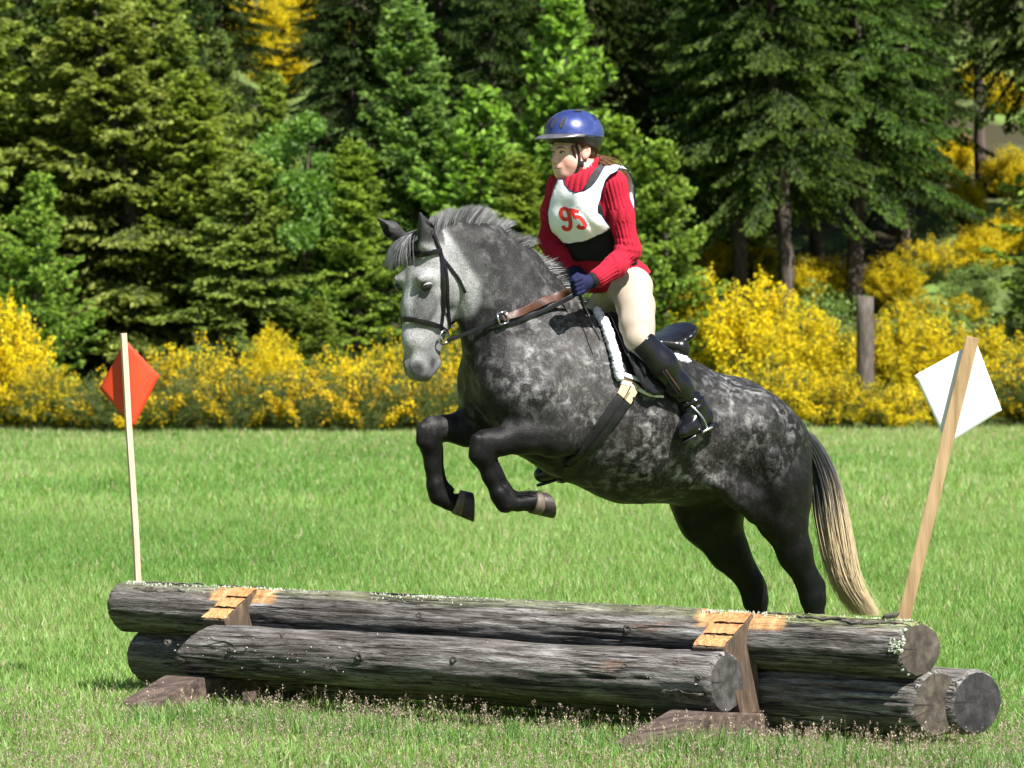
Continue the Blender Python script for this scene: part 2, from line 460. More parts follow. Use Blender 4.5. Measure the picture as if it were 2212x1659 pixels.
def broad_proto(seed, H, R, col1, col2, nl=9000, leaf=.075, z0=.15, nstem=5):
    rng = np.random.default_rng(seed); tk = MB(); lobes = []
    for s in range(nstem):
        a = rng.uniform(0, 6.28); rr = R * rng.uniform(.1, .5)
        top = np.array([math.cos(a) * rr, math.sin(a) * rr, H * rng.uniform(.55, .97)])
        pts = [np.array([math.cos(a) * .06, math.sin(a) * .06, 0]), top * .4 + rng.normal(size=3) * .06, top]
        sp = spline(pts, 7); tk.tube(sp, np.linspace(.05, .012, 7) * H / 5, 5)
        for k in range(7):
            t = rng.uniform(.2, 1); q = sp[int(t * 6)]
            aa = rng.uniform(0, 6.28); e = q + np.array([math.cos(aa), math.sin(aa), rng.uniform(-.1, .6)]) * R * rng.uniform(.25, .6)
            tk.tube([q, (q + e) / 2 + (0, 0, .05), e], [.016, .01, .005], 4, caps=False)
            lobes.append((e, R * rng.uniform(.18, .36)))
        lobes.append((top, R * rng.uniform(.2, .34)))
    lo = rng.integers(0, len(lobes), nl); cen = np.array([lobes[i][0] for i in lo]); rad = np.array([lobes[i][1] for i in lo])
    d = rng.normal(size=(nl, 3)); d /= np.linalg.norm(d, axis=1, keepdims=True)
    p = cen + d * (rad * rng.random(nl) ** .4)[:, None] * np.array([1, 1, .8]); p[:, 2] = np.maximum(p[:, 2], z0 * rng.random(nl))
    t = np.clip(.5 + .4 * rng.normal(size=nl), 0, 1)[:, None]
    c = np.array(col1) * (1 - t) + np.array(col2) * t
    v, f, c = sprays(p, d + rng.normal(size=(nl, 3)) * .8 + np.array([0, 0, -.3]), leaf * rng.uniform(.7, 1.3, nl), leaf * .3 * rng.uniform(.7, 1.3, nl), rng, c, cross=False)
    return tk, mesh_np('crown', v, f, LEAF, smooth=False, col=c)

def broom_proto(seed, H, R, nst, fl, ycol=(0.80, 0.52, 0.015), low=0.3):
    """arching green broom stems, small yellow flowers along their upper part"""
    rng = np.random.default_rng(seed); S, SD, SL, SC_, Fp, Fd, Fc = [], [], [], [], [], [], []
    wood = MB()
    for s in range(nst):
        a = rng.uniform(0, 6.28); r = R * math.sqrt(rng.random()); h = H * (1 - .40 * (r / R) ** 2) * rng.uniform(.42, 1.15)
        b = np.array([math.cos(a) * r * .35, math.sin(a) * r * .35, 0]); e = np.array([math.cos(a) * r, math.sin(a) * r, h]) + rng.normal(size=3) * .06
        mid = (b + e) / 2 + np.array([0, 0, .10 * h]) - np.array([math.cos(a), math.sin(a), 0]) * r * .12
        pts = spline([b, mid, e], 9)
        if s % 9 == 0: wood.tube(pts[:7], np.linspace(.014, .004, 7), 3, caps=False)
        cl = rng.random() < fl
        for i in range(1, 9):
            t = i / 8
            for k in range(5):
                u = rng.random(); q = pts[i - 1] * (1 - u) + pts[i] * u + rng.normal(size=3) * .035
                dd = pts[i] - pts[i - 1] + rng.normal(size=3) * .07
                S.append(q); SD.append(dd); SL.append(rng.uniform(.08, .16)); g = rng.random()
                SC_.append(np.array([.055, .10, .025]) * (1 - g) + np.array([.17, .20, .065]) * g)
            if cl and t > low:
                for k in range(int(14 * (t - low) / (1 - low) + 7)):
                    u = rng.random(); q = pts[i - 1] * (1 - u) + pts[i] * u + rng.normal(size=3) * .05
                    if vnoise((q * 4.5 + seed)[None])[0] < rng.uniform(-.75, .25): continue
                    Fp.append(q); Fd.append(rng.normal(size=3)); g = rng.uniform(.7, 1.1)
                    w = rng.random()
                    Fc.append((np.array(ycol) * g) if w < .75 else np.array([.82, .60, .02]) * g)
    v, f, c = sprays(S, SD, SL, np.array(SL) * .055, rng, SC_, cross=True)
    stems = mesh_np('stems', v, f, BROOM, smooth=False, col=c)
    flowers = None
    if Fp:
        n = len(Fp); v, f, c = sprays(Fp, Fd, rng.uniform(.036, .060, n), rng.uniform(.015, .024, n), rng, Fc, cross=True)
        flowers = mesh_np('flowers', v, f, PETAL, smooth=False, col=c)
    return wood, stems, flowers

def mb_mesh(mb, name, mat):
    me = bpy.data.meshes.new(name); me.from_pydata(mb.v, [], mb.f); me.update()
    me.polygons.foreach_set('use_smooth', [True] * len(me.polygons)); me.materials.append(mat); return me

PROTO = {}
def reg(k, H, tk, crown): PROTO[k] = (H, mb_mesh(tk, 'trunk', BARK), crown)
YG, DG = (0.155, 0.26, 0.035), (0.030, 0.075, 0.018)
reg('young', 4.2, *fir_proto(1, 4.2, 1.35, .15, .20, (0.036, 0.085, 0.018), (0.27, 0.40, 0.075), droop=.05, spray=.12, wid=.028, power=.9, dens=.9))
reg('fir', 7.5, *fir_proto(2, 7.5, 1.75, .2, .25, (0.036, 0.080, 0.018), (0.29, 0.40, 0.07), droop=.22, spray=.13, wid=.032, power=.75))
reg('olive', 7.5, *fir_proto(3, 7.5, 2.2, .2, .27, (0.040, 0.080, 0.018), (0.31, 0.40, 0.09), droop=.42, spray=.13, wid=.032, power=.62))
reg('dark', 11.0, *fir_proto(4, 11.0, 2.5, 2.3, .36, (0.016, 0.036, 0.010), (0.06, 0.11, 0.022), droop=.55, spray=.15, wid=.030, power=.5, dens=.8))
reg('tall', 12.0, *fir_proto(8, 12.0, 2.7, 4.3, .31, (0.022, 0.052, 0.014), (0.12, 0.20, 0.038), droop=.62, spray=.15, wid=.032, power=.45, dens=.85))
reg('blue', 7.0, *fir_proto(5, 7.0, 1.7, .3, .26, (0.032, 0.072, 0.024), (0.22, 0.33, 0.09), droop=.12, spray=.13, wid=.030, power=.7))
reg('leafy', 6.0, *broad_proto(6, 6.0, 1.5, (0.055, 0.125, 0.02), (0.17, 0.30, 0.055), 20000, .10))
reg('shrub', 1.6, *broad_proto(7, 1.6, 1.0, (0.10, 0.19, 0.04), (0.22, 0.34, 0.09), 5000, .075, nstem=7))
BPROTO = {}
for k, (sd, H, R, n, fl, ycol, low) in {
        'full': (11, 1.75, 1.05, 290, .97, (0.90, 0.76, 0.02), .22),
        'half': (12, 1.45, 1.10, 230, .42, (0.88, 0.73, 0.025), .30),
        'sparse': (13, 1.05, 1.10, 210, .17, (0.80, 0.58, 0.03), .25),
        'green': (14, 0.8, 1.15, 170, .10, (0.80, 0.58, 0.03), .3)}.items():
    w, s, fl_ = broom_proto(sd, H, R, n, fl, ycol, low); BPROTO[k] = (H, mb_mesh(w, 'twigs', TWIG), s, fl_)

TREE_RNG = random.Random(4)
def place(name, loc, H, parts, label, cat, group, wide=1.0):
    e = empty(name, loc, TREE_RNG.uniform(0, 6.28)); 
    k = H; e.scale = (k * wide, k * wide, k)
    for nm, me in parts:
        if me is not None: link(nm, me, e)
    return tag(e, label, cat, group)
def tree(kind, x, top, depth, label, wide=1.0, name=None, cat='tree', group=None):
    q = at_depth(x, top, depth); base = float(gz(q[0], q[1])) - .05
    H0_, tr, cr = PROTO[kind]
    nm = name or {'leafy': 'leafy_tree', 'shrub': 'green_shrub'}.get(kind, 'fir_tree')
    return place(nm, (q[0], q[1], base), (q[2] - base) / H0_, [('trunk', tr), ('crown', cr)], label, cat, group or 'conifers of the wood behind the field', wide / ((q[2] - base) / H0_) if wide < 0 else wide)
def broom(kind, x, base_y, hpx, label, wide=1.0, depth=None):
    q = on_ground(x, base_y) if depth is None else at_depth(x, base_y, depth)
    z = float(gz(q[0], q[1])) - .04
    H0_, w, s, fl = BPROTO[kind]; k = hpx * q[1] / FPX / H0_
    parts = [('twigs', w), ('stems', s), ('flowers', fl)]
    if kind == 'green' : nm, cat = 'broom_bush', 'bush'
    else: nm, cat = 'broom_bush', 'bush'
    return place(nm, (q[0], q[1], z), k, parts, label, cat, 'broom bushes along the field and on the slope', wide)
# ------------------------------------------------------------------ the wood
for a in [
    ('young', 85, 372, 67.6, 'bright young fir at the far left beside the tall yellow bush', 1.0),
    ('olive', 245, -70, 70.5, 'big olive fir behind the young fir at the left', 1.35),
    ('olive', -60, -60, 71.5, 'olive fir cut by the left edge of the photo', 1.3),
    ('blue', 130, -40, 73.0, 'grey-green fir top left of the big olive fir', 1.2),
    ('olive', 360, -30, 73.5, 'tall fir directly right of the big olive fir', 1.25),
    ('fir', 420, 150, 70.0, 'fir with drooping boughs above the red flag, right of the tall fir at the left', 1.35),
    ('leafy', 655, 75, 69.5, 'bright green leafy tree just below the yellow patch at the top left', .95),
    ('olive', 520, 330, 68.6, 'lower fir in front of the bright leafy tree, left of the horse', 1.45),
    ('fir', 585, 150, 75.0, 'fir tip standing before the yellow patch at the top left', .9),
    ('blue', 480, 60, 76.0, 'pale fir left of the yellow patch at the top left', .9),
    ('young', 690, 640, 67.2, 'small fir low behind the yellow bushes, left of the horse muzzle', 1.25),
    ('fir', 765, 300, 69.0, 'yellow-green fir standing directly left of the horse ears', 1.3),
    ('blue', 893, -5, 71.0, 'tall fir with a clear leader above the horse mane', 1.2),
    ('young', 1035, 185, 69.3, 'pointed fir midway between horse mane and the rider', 1.15),
    ('fir', 1125, 330, 68.2, 'low bright fir directly left of the rider', 1.35),
    ('young', 1212, -15, 70.2, 'tall light fir rising directly above the rider helmet', .95),
    ('young', 1330, 250, 68.9, 'bright fir directly behind the rider helmet and shoulder', 1.15),
    ('young', 1425, 300, 68.2, 'narrow bright fir directly right of the rider', .95),
    ('blue', 2235, 470, 67.8, 'dense blue-green fir cut by the right edge above the white flag', 1.0),
]:
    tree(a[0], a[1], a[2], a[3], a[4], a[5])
for a in [
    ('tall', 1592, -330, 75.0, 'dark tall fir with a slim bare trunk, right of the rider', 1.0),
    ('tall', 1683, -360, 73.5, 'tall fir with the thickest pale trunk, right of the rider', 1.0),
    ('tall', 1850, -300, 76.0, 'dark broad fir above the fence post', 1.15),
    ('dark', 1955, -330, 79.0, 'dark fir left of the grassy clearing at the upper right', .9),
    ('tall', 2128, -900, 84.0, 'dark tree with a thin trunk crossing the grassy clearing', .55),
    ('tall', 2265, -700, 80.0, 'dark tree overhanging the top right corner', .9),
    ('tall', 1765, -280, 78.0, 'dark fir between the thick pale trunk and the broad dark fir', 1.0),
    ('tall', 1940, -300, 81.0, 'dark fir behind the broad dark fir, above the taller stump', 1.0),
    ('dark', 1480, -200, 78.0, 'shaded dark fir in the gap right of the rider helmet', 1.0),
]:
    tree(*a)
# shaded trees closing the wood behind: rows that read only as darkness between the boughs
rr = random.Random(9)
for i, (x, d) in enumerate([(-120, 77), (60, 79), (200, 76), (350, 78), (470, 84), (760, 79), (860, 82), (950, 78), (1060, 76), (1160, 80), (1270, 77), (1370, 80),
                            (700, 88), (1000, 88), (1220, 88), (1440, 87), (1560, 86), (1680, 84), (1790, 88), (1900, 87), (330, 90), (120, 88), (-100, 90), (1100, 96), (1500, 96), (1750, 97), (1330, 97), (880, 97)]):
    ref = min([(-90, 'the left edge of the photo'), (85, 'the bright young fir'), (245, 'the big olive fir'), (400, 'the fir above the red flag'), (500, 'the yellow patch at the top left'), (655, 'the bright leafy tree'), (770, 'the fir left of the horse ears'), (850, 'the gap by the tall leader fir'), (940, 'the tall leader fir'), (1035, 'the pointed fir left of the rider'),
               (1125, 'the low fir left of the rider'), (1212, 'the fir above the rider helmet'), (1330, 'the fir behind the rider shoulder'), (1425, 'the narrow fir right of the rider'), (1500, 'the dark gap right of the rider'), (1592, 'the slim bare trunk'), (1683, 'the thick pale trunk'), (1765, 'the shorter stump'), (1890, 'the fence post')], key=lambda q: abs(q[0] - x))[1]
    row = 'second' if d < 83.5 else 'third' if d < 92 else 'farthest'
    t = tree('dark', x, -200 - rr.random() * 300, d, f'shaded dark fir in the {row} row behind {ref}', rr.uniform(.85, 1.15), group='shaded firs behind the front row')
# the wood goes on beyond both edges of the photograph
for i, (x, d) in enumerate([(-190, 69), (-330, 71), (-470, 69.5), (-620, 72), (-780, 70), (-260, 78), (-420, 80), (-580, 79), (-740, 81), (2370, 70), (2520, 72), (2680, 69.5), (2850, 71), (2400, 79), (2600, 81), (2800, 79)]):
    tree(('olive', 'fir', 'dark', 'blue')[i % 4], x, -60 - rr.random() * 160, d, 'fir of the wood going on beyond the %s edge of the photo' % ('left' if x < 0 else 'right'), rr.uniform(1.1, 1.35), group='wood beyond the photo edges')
# ------------------------------------------------------------------ broom along the field
for a in [
    ('full', 10, 925, 262, 'tall solid yellow broom at the left edge of the field', .75),
    ('half', 95, 930, 150, 'low yellow broom at the foot of the young fir', .8),
    ('green', 185, 928, 110, 'mostly green broom directly left of the red flag', 1.2),
    ('sparse', 255, 932, 130, 'thin broom behind the red flag pole', 1.1),
    ('sparse', 345, 930, 150, 'broom directly right of the red flag', 1.0),
    ('half', 430, 922, 190, 'tall half yellow broom right of the red flag', .85),
    ('full', 585, 905, 190, 'bright yellow crowned broom left of the horse muzzle', .62),
    ('sparse', 520, 930, 130, 'low speckled broom below the bright crowned one', 1.1),
    ('sparse', 640, 930, 130, 'sparse green and yellow broom below the muzzle side', 1.2),
    ('half', 730, 918, 160, 'speckled broom left of the folded forelegs', 1.0),
    ('sparse', 800, 932, 135, 'thin broom behind the far foreleg', 1.1),
    ('half', 870, 915, 190, 'broom directly below the horse muzzle', .9),
    ('half', 975, 905, 200, 'yellow broom between muzzle and chest', .75),
    ('sparse', 940, 930, 130, 'low broom behind the far knee', 1.1),
    ('full', 1440, 850, 215, 'yellow broom behind the saddle cantle', .8),
    ('full', 1535, 880, 270, 'tall yellow broom right of the saddle', .9),
    ('full', 1640, 890, 275, 'tallest yellow broom below the thick pale trunk', .85),
    ('full', 1745, 900, 225, 'yellow broom left of the fence post', .95),
    ('half', 1655, 925, 150, 'low yellow and green broom behind the horse croup', 1.2),
    ('half', 1800, 925, 130, 'low broom at the left foot of the fence post', 1.1),
    ('full', 1940, 895, 225, 'yellow broom directly right of the fence post', .85),
    ('full', 2030, 900, 205, 'yellow broom behind the left corner of the white flag', .9),
    ('half', 1915, 928, 110, 'low green broom below the fence post', 1.2),
    ('half', 2050, 925, 120, 'low broom behind the white flag pole', 1.2),
    ('full', 2150, 905, 190, 'yellow broom behind the right corner of the white flag', .95),
    ('full', 2215, 915, 160, 'yellow broom at the right edge of the field', 1.0),
]:
    broom(*a)
for i, x in enumerate((-130, -250, -380, -520, -660, 2330, 2440, 2560, 2700, 2840)):
    broom(('half', 'full', 'sparse')[i % 3], x, 922, 150 + 60 * (i % 2), 'broom going on beyond the %s edge of the photo' % ('left' if x < 0 else 'right'), 1.0)
for a in [
    ('full', 1735, 660, 105, 'sunlit broom on the slope left of the dark stump', 1.2),
    ('full', 1800, 650, 95, 'sunlit broom on the slope between the two dark stumps', 1.3),
    ('full', 1925, 660, 110, 'sunlit broom on the slope right of the taller stump', 1.2),
    ('half', 1980, 720, 90, 'broom on the slope above the fence post', 1.2),
    ('full', 2080, 740, 100, 'broom on the grassy slope above the white flag', 1.1),
    ('half', 2010, 600, 90, 'broom on the slope below the grassy clearing', 1.3),
    ('full', 2120, 590, 105, 'yellow broom on the slope above the blue-green fir', 1.1),
    ('full', 2190, 560, 110, 'yellow broom at the right edge of the slope', 1.1),
    ('full', 2050, 400, 120, 'yellow broom on the left of the grassy clearing', .9),
    ('full', 2080, 480, 100, 'yellow broom below the grassy clearing', .9),
    ('full', 2160, 250, 95, 'yellow broom on the right of the grassy clearing', 1.1),
    ('full', 2095, 215, 80, 'yellow broom at the top of the grassy clearing', .9),
    ('full', 2180, 430, 110, 'yellow broom right of the thin trunk in the clearing', 1.0),
    ('full', 560, 120, 130, 'yellow broom high on the slope above the leafy tree', 1.3),
    ('full', 500, 110, 110, 'yellow broom high on the slope left of the leafy tree top', 1.2),
    ('full', 600, 200, 110, 'yellow broom on the slope just behind the leafy tree', 1.2),
    ('full', 640, 60, 90, 'yellow broom at the top edge left of the tall leader fir', 1.0),
    ('half', 768, 95, 70, 'small far broom in the dark gap left of the tall leader fir', .6),
    ('full', 1540, 600, 110, 'broom glimpsed between trunks right of the rider', 1.0),
    ('half', 1625, 600, 110, 'broom glimpsed between the two pale trunks', .8),
]:
    broom(*a)
for a in [
    ('shrub', 1790, 605, 69.5, 'light green leafy shrub left of the fence post top', .75),
    ('shrub', 2010, 650, 69.3, 'pale green shrub right of the fence post', 1.1),
    ('shrub', 2100, 560, 76.0, 'light green shrub below the clearing at the right', 1.2),
    ('shrub', 1960, 560, 77.5, 'green shrub in the shade of the broad dark fir', 1.2),
]:
    tree(*a, cat='shrub', group='leafy shrubs on the slope')

# fence post and the old stumps with a rail behind it
POST = simple('weathered_post', (0.045, 0.036, 0.03), (0.17, 0.145, 0.125), 14, 0.95, 0.02, 0.1, (3, 3, .5))
def post(name, x, ytop, ybot, wpx, depth, label, lean=0.0):
    A = at_depth(x, ytop, depth); g = float(gz(A[0], A[1])); r = wpx * depth / FPX / 2
    n = 14; v, f = [], []; rg = np.random.default_rng(int(x))
    for i, z in enumerate(np.linspace(g - .2, A[2], 9)):
        for k in range(n):
            q = 6.283 * k / n; rr = r * (1 + .07 * math.sin(3 * q + z) + .03 * rg.normal())
            v.append((A[0] + math.cos(q) * rr + lean * (z - g), A[1] + math.sin(q) * rr, z + (.02 * rg.normal() if i == 8 else 0)))
    f = [(i * n + k, i * n + (k + 1) % n, (i + 1) * n + (k + 1) % n, (i + 1) * n + k) for i in range(8) for k in range(n)]
    mb = MB(); mb.v = v; mb.f = f + [tuple(8 * n + k for k in range(n))]
    return tag(mb.build(name, POST, smooth=True), label, 'post')
post('fence_post', 1870, 642, 830, 38, 65.6, 'weathered wooden fence post standing among yellow broom at the right', -.01)
post('old_stump', 1753, 574, 610, 22, 77.0, 'shorter dark stump on the slope, left of the two', 0)
post('old_stump', 1892, 560, 640, 27, 76.5, 'taller dark stump with a rail on the slope above the fence post', .03)
A, B = at_depth(1815, 622, 76.5), at_depth(1892, 625, 76.5)
tag(MB().tube([A, (A + B) / 2 + (0, 0, -.02), B], .055, 8).build('fence_rail', POST), 'dark wooden rail leaning on the taller stump', 'rail')
# ------------------------------------------------------------------ the log jump
def log_material():
    m, nt, p = new_mat('weathered_log')
    co = coords(nt, (4.0, 42, 42)); co2 = coords(nt, (1.6, 7, 7)); co3 = coords(nt, (22, 150, 150))
    g = noise(nt, 1.0, 6, 0.62, co, 0.3); big = noise(nt, 1.0, 3, 0.5, co2); fine = noise(nt, 1.0, 4, 0.7, co3)
    c = ramp(nt, g, [(0.30, (0.034, 0.029, 0.025)), (0.44, (0.125, 0.112, 0.102)), (0.56, (0.24, 0.226, 0.214)), (0.72, (0.43, 0.42, 0.41))])
    c = mixc(nt, ramp(nt, big, [(0.38, (0.75, 0.75, 0.75)), (0.60, (0, 0, 0))]), c, (0.085, 0.075, 0.068))
    c = mixc(nt, ramp(nt, big, [(0.66, (0, 0, 0)), (0.76, (.6, .6, .6))]), c, (0.30, 0.14, 0.07))
    sx = nd(nt, 'ShaderNodeSeparateColor'); nt.links.new(attr(nt, 'Col'), sx.inputs[0])
    fine_r = ramp(nt, fine, [(0.34, (.25, .25, .25)), (0.5, (.9, .9, .9)), (.7, (1.25, 1.25, 1.25))])
    c = mixc(nt, 0.85, c, fine_r, 'MULTIPLY')
    moss = mixc(nt, g, (0.10, 0.13, 0.04), (0.42, 0.50, 0.14))
    c = mixc(nt, math_n(nt, 'MULTIPLY', sx.outputs[1], math_n(nt, 'GREATER_THAN', fine, 0.46)), c, moss)
    c = mixc(nt, sx.outputs[2], c, (0.018, 0.015, 0.013))                # the inside of drying cracks
    ln = noise(nt, 1.0, 3, 0.5, coords(nt, (1.3, 30, 30), loc=(3, 1, 2)), 0.4)
    lines = ramp(nt, ln, [(0.465, (0, 0, 0)), (0.492, (1, 1, 1)), (0.508, (1, 1, 1)), (0.535, (0, 0, 0))])
    lgate = ramp(nt, noise(nt, 1.0, 2, 0.5, coords(nt, (2.2, 7, 7), loc=(9, 0, 0))), [(0.42, (0, 0, 0)), (0.56, (.9, .9, .9))])
    lines = math_n(nt, 'MULTIPLY', lines, lgate)
    c = mixc(nt, lines, c, (0.015, 0.013, 0.012))
    wood = ramp(nt, noise(nt, 1.0, 4, 0.6, coords(nt, (30, 12, 12))), [(0.3, (0.34, 0.15, 0.055)), (0.55, (0.55, 0.33, 0.15)), (0.75, (0.66, 0.47, 0.27))])
    c = mixc(nt, sx.outputs[0], c, wood)
    nt.links.new(c, p.inputs['Base Color']); p.inputs['Roughness'].default_value = 0.85; p.inputs['Specular IOR Level'].default_value = 0.2
    bump(nt, p, math_n(nt, 'SUBTRACT', math_n(nt, 'ADD', g, math_n(nt, 'MULTIPLY', fine, .5)), math_n(nt, 'MULTIPLY', lines, .6)), 0.014, 1.0)
    return m
def end_material(name, c1, c2, c3):
    m, nt, p = new_mat(name)
    co = coords(nt, (0.0, 1, 1))
    w = nd(nt, 'ShaderNodeTexWave', wave_type='RINGS', rings_direction='X'); w.inputs['Scale'].default_value = 46; w.inputs['Distortion'].default_value = 3.5
    w.inputs['Detail'].default_value = 3; nt.links.new(co, w.inputs['Vector'])
    n = noise(nt, 22, 5, .65, coords(nt, (1, 1, 1))); n2 = noise(nt, 7, 3, .5, coords(nt, (1, 1, 1)))
    c = ramp(nt, math_n(nt, 'MULTIPLY_ADD', w.outputs[1], .16, math_n(nt, 'MULTIPLY', n, .84)), [(0.28, c1), (0.5, c2), (0.72, c3)])
    # radial drying cracks
    sp = nd(nt, 'ShaderNodeSeparateXYZ'); nt.links.new(coords(nt, (1, 1, 1)), sp.inputs[0])
    an = math_n(nt, 'ARCTAN2', sp.outputs[2], sp.outputs[1])
    cr = nd(nt, 'ShaderNodeTexNoise', noise_dimensions='1D'); nt.links.new(math_n(nt, 'MULTIPLY', an, 4.0), cr.inputs['W']); cr.inputs['Scale'].default_value = 1.1; cr.inputs['Detail'].default_value = 1
    c = mixc(nt, ramp(nt, cr.outputs[0], [(0.70, (0, 0, 0)), (0.73, (.8, .8, .8))]), c, (0.02, 0.017, 0.015))
    c = mixc(nt, ramp(nt, n2, [(0.5, (0, 0, 0)), (0.75, (.7, .7, .7))]), c, c1)
    nt.links.new(c, p.inputs['Base Color']); p.inputs['Roughness'].default_value = .9; p.inputs['Specular IOR Level'].default_value = .15
    bump(nt, p, n, .006, .8); return m
LOGM = log_material()
ENDM = end_material('sawn_log_end', (0.022, 0.018, 0.015), (0.070, 0.058, 0.048), (0.16, 0.135, 0.11))
END_GREY = end_material('grey_sawn_log_end', (0.018, 0.017, 0.016), (0.055, 0.052, 0.05), (0.13, 0.125, 0.12))
END_DARK = end_material('dark_sawn_log_end', (0.015, 0.014, 0.016), (0.035, 0.034, 0.036), (0.08, 0.077, 0.077))
LICHEN = simple('lichen', (0.26, 0.29, 0.22), (0.48, 0.51, 0.42), 60, 0.95, 0, .1)
BARKF = simple('bark_flake', (0.02, 0.018, 0.015), (0.16, 0.145, 0.12), 40, .95, .004, .1)
KNOT = simple('knot', (0.02, 0.016, 0.014), (0.13, 0.115, 0.105), 90, .9, .004, .1)

def frame_of(A, B):
    A, B = Vector(A), Vector(B); x = (B - A).normalized(); y = Vector((0, 0, 1)).cross(x).normalized(); z = x.cross(y)
    M = Matrix((x, y, z)).transposed().to_4x4(); M.translation = (A + B) / 2; return M, (B - A).length
def make_log(name, A, B, rA, rB, label, seed, fresh=(), moss=0.0, mossx=(9, 9), cutA=0.0, end=ENDM, endA=None, bow=0.0, slant=.24, group='weathered logs of the jump'):
    """local x runs along the log; +x is the right-hand end"""
    M, Ln = frame_of(A, B); rng = np.random.default_rng(seed)
    nu, nv = 96, 260
    q = np.linspace(0, 2 * math.pi, nu, endpoint=False); x = np.linspace(-Ln / 2, Ln / 2, nv)
    Xg, Q = np.meshgrid(x, q, indexing='ij')
    R = rA + (rB - rA) * (Xg / Ln + .5)
    P = np.stack([Xg.ravel() * 1.5, np.cos(Q).ravel() * .9, np.sin(Q).ravel() * .9 + seed], 1)
    R = R * (1 + 0.055 * fbm(P, 3).reshape(R.shape))
    P2 = np.stack([Xg.ravel() * 5, np.cos(Q).ravel() * 9, np.sin(Q).ravel() * 9 + seed], 1)
    R = R + 0.0032 * fbm(P2, 3).reshape(R.shape)
    crack = np.zeros_like(R)
    for k in range(26):
        a0 = rng.uniform(0, 6.283); xc = rng.uniform(-.5, .5) * Ln; hl = rng.uniform(.10, .55); wd = rng.uniform(.012, .028)
        wig = .10 * vnoise(np.stack([Xg.ravel() * 2.5, Xg.ravel() * 0 + k, Xg.ravel() * 0 + seed], 1)).reshape(R.shape)
        da = np.angle(np.exp(1j * (Q - a0 - wig)))
        w = np.exp(-(da / wd) ** 2) * sstep(hl, hl * .5, np.abs(Xg - xc))
        crack = np.maximum(crack, w)
    R = R - 0.011 * crack
    bow_z = bow * (1 - (2 * Xg / Ln) ** 2)
    # rounded arris at the sawn ends
    e = np.minimum(Xg + Ln / 2, Ln / 2 - Xg); R = R - 0.012 * np.exp(-(e / .010) ** 2)
    Yl, Zl = R * np.cos(Q), R * np.sin(Q) + bow_z
    Xl = Xg.copy()
    if cutA:       # left end cut on the slant, its upper side longer cut back
        Xl = np.where(Xg < -Ln / 2 + .3, Xg + cutA * np.clip((Zl / rA), -.1, 1) * sstep(.3, 0, Xg + Ln / 2), Xg)
    Xl = Xl - ysgn * slant * Yl * sstep(.25, 0, Ln / 2 - Xg)           # ends sawn a little out of square
    fr = np.zeros_like(R)
    for (x0, x1, a0, a1) in fresh:
        wob = .025 * vnoise(np.stack([Xg.ravel() * 0 + 3, Q.ravel() * 6, Xg.ravel() * 3], 1)).reshape(R.shape)
        da = np.angle(np.exp(1j * (Q - (a0 + a1) / 2)))
        fr = np.maximum(fr, (sstep(x0 - .02, x0 + .02, Xg + wob) * sstep(x1 + .02, x1 - .02, Xg + wob) * sstep((a1 - a0) / 2 + .06, (a1 - a0) / 2 - .06, np.abs(da))))
    flat = np.where(fr > .5, 1, 0); Zl = np.where(flat, np.minimum(Zl, rA * .93 + bow_z), Zl)
    mo = moss * sstep(.35, .85, np.sin(Q + .25)) * (0.35 + .65 * sstep(mossx[0], mossx[1], Xg)) + 0 * R
    V = np.stack([Xl, Yl, Zl], -1).reshape(-1, 3)
    i = np.arange(nv - 1)[:, None] * nu; j = np.arange(nu)[None]
    F = np.stack([i + j, i + nu + j, i + nu + (j + 1) % nu, i + (j + 1) % nu], -1).reshape(-1, 4)[:, ::-1]
    col = np.stack([fr.ravel(), np.clip(mo, 0, 1).ravel(), np.clip(crack.ravel() * .9 * (fr.ravel() < .3), 0, 1)], 1)
    o = obj(name, mesh_np(name, V, F, LOGM, True, col)); o.matrix_world = M
    tag(o, label, 'log', group)
    for s, idx, sg, mt in ((0, np.arange(nu), -1, endA or end), (1, (nv - 1) * nu + np.arange(nu), 1, end)):
        ring = V[idx]; c = ring.mean(0); rings = [ring]
        for t in (.75, .5, .25):
            rg = c + (ring - c) * t; rg[:, 0] += .0006 * vnoise(rg * 90); rings.append(rg)
        vv = np.concatenate(rings + [c[None]]); ff = []
        for a in range(3):
            b = np.arange(nu); ff.append(np.stack([a * nu + b, a * nu + (b + 1) % nu, (a + 1) * nu + (b + 1) % nu, (a + 1) * nu + b], 1))
        b = np.arange(nu); tri = np.stack([3 * nu + b, 3 * nu + (b + 1) % nu, np.full(nu, 4 * nu)], 1)
        quads = np.concatenate(ff)
        if sg < 0: quads, tri = quads[:, ::-1], tri[:, ::-1]
        obj('cut_end', mesh_np('cut_end', vv, [quads, tri], mt, True), o)
    def surf(xl, ang):
        r = rA + (rB - rA) * (xl / Ln + .5); return np.array([xl, r * math.cos(ang), r * math.sin(ang) + bow * (1 - (2 * xl / Ln) ** 2)]), np.array([0, math.cos(ang), math.sin(ang)])
    return o, surf, Ln, rng
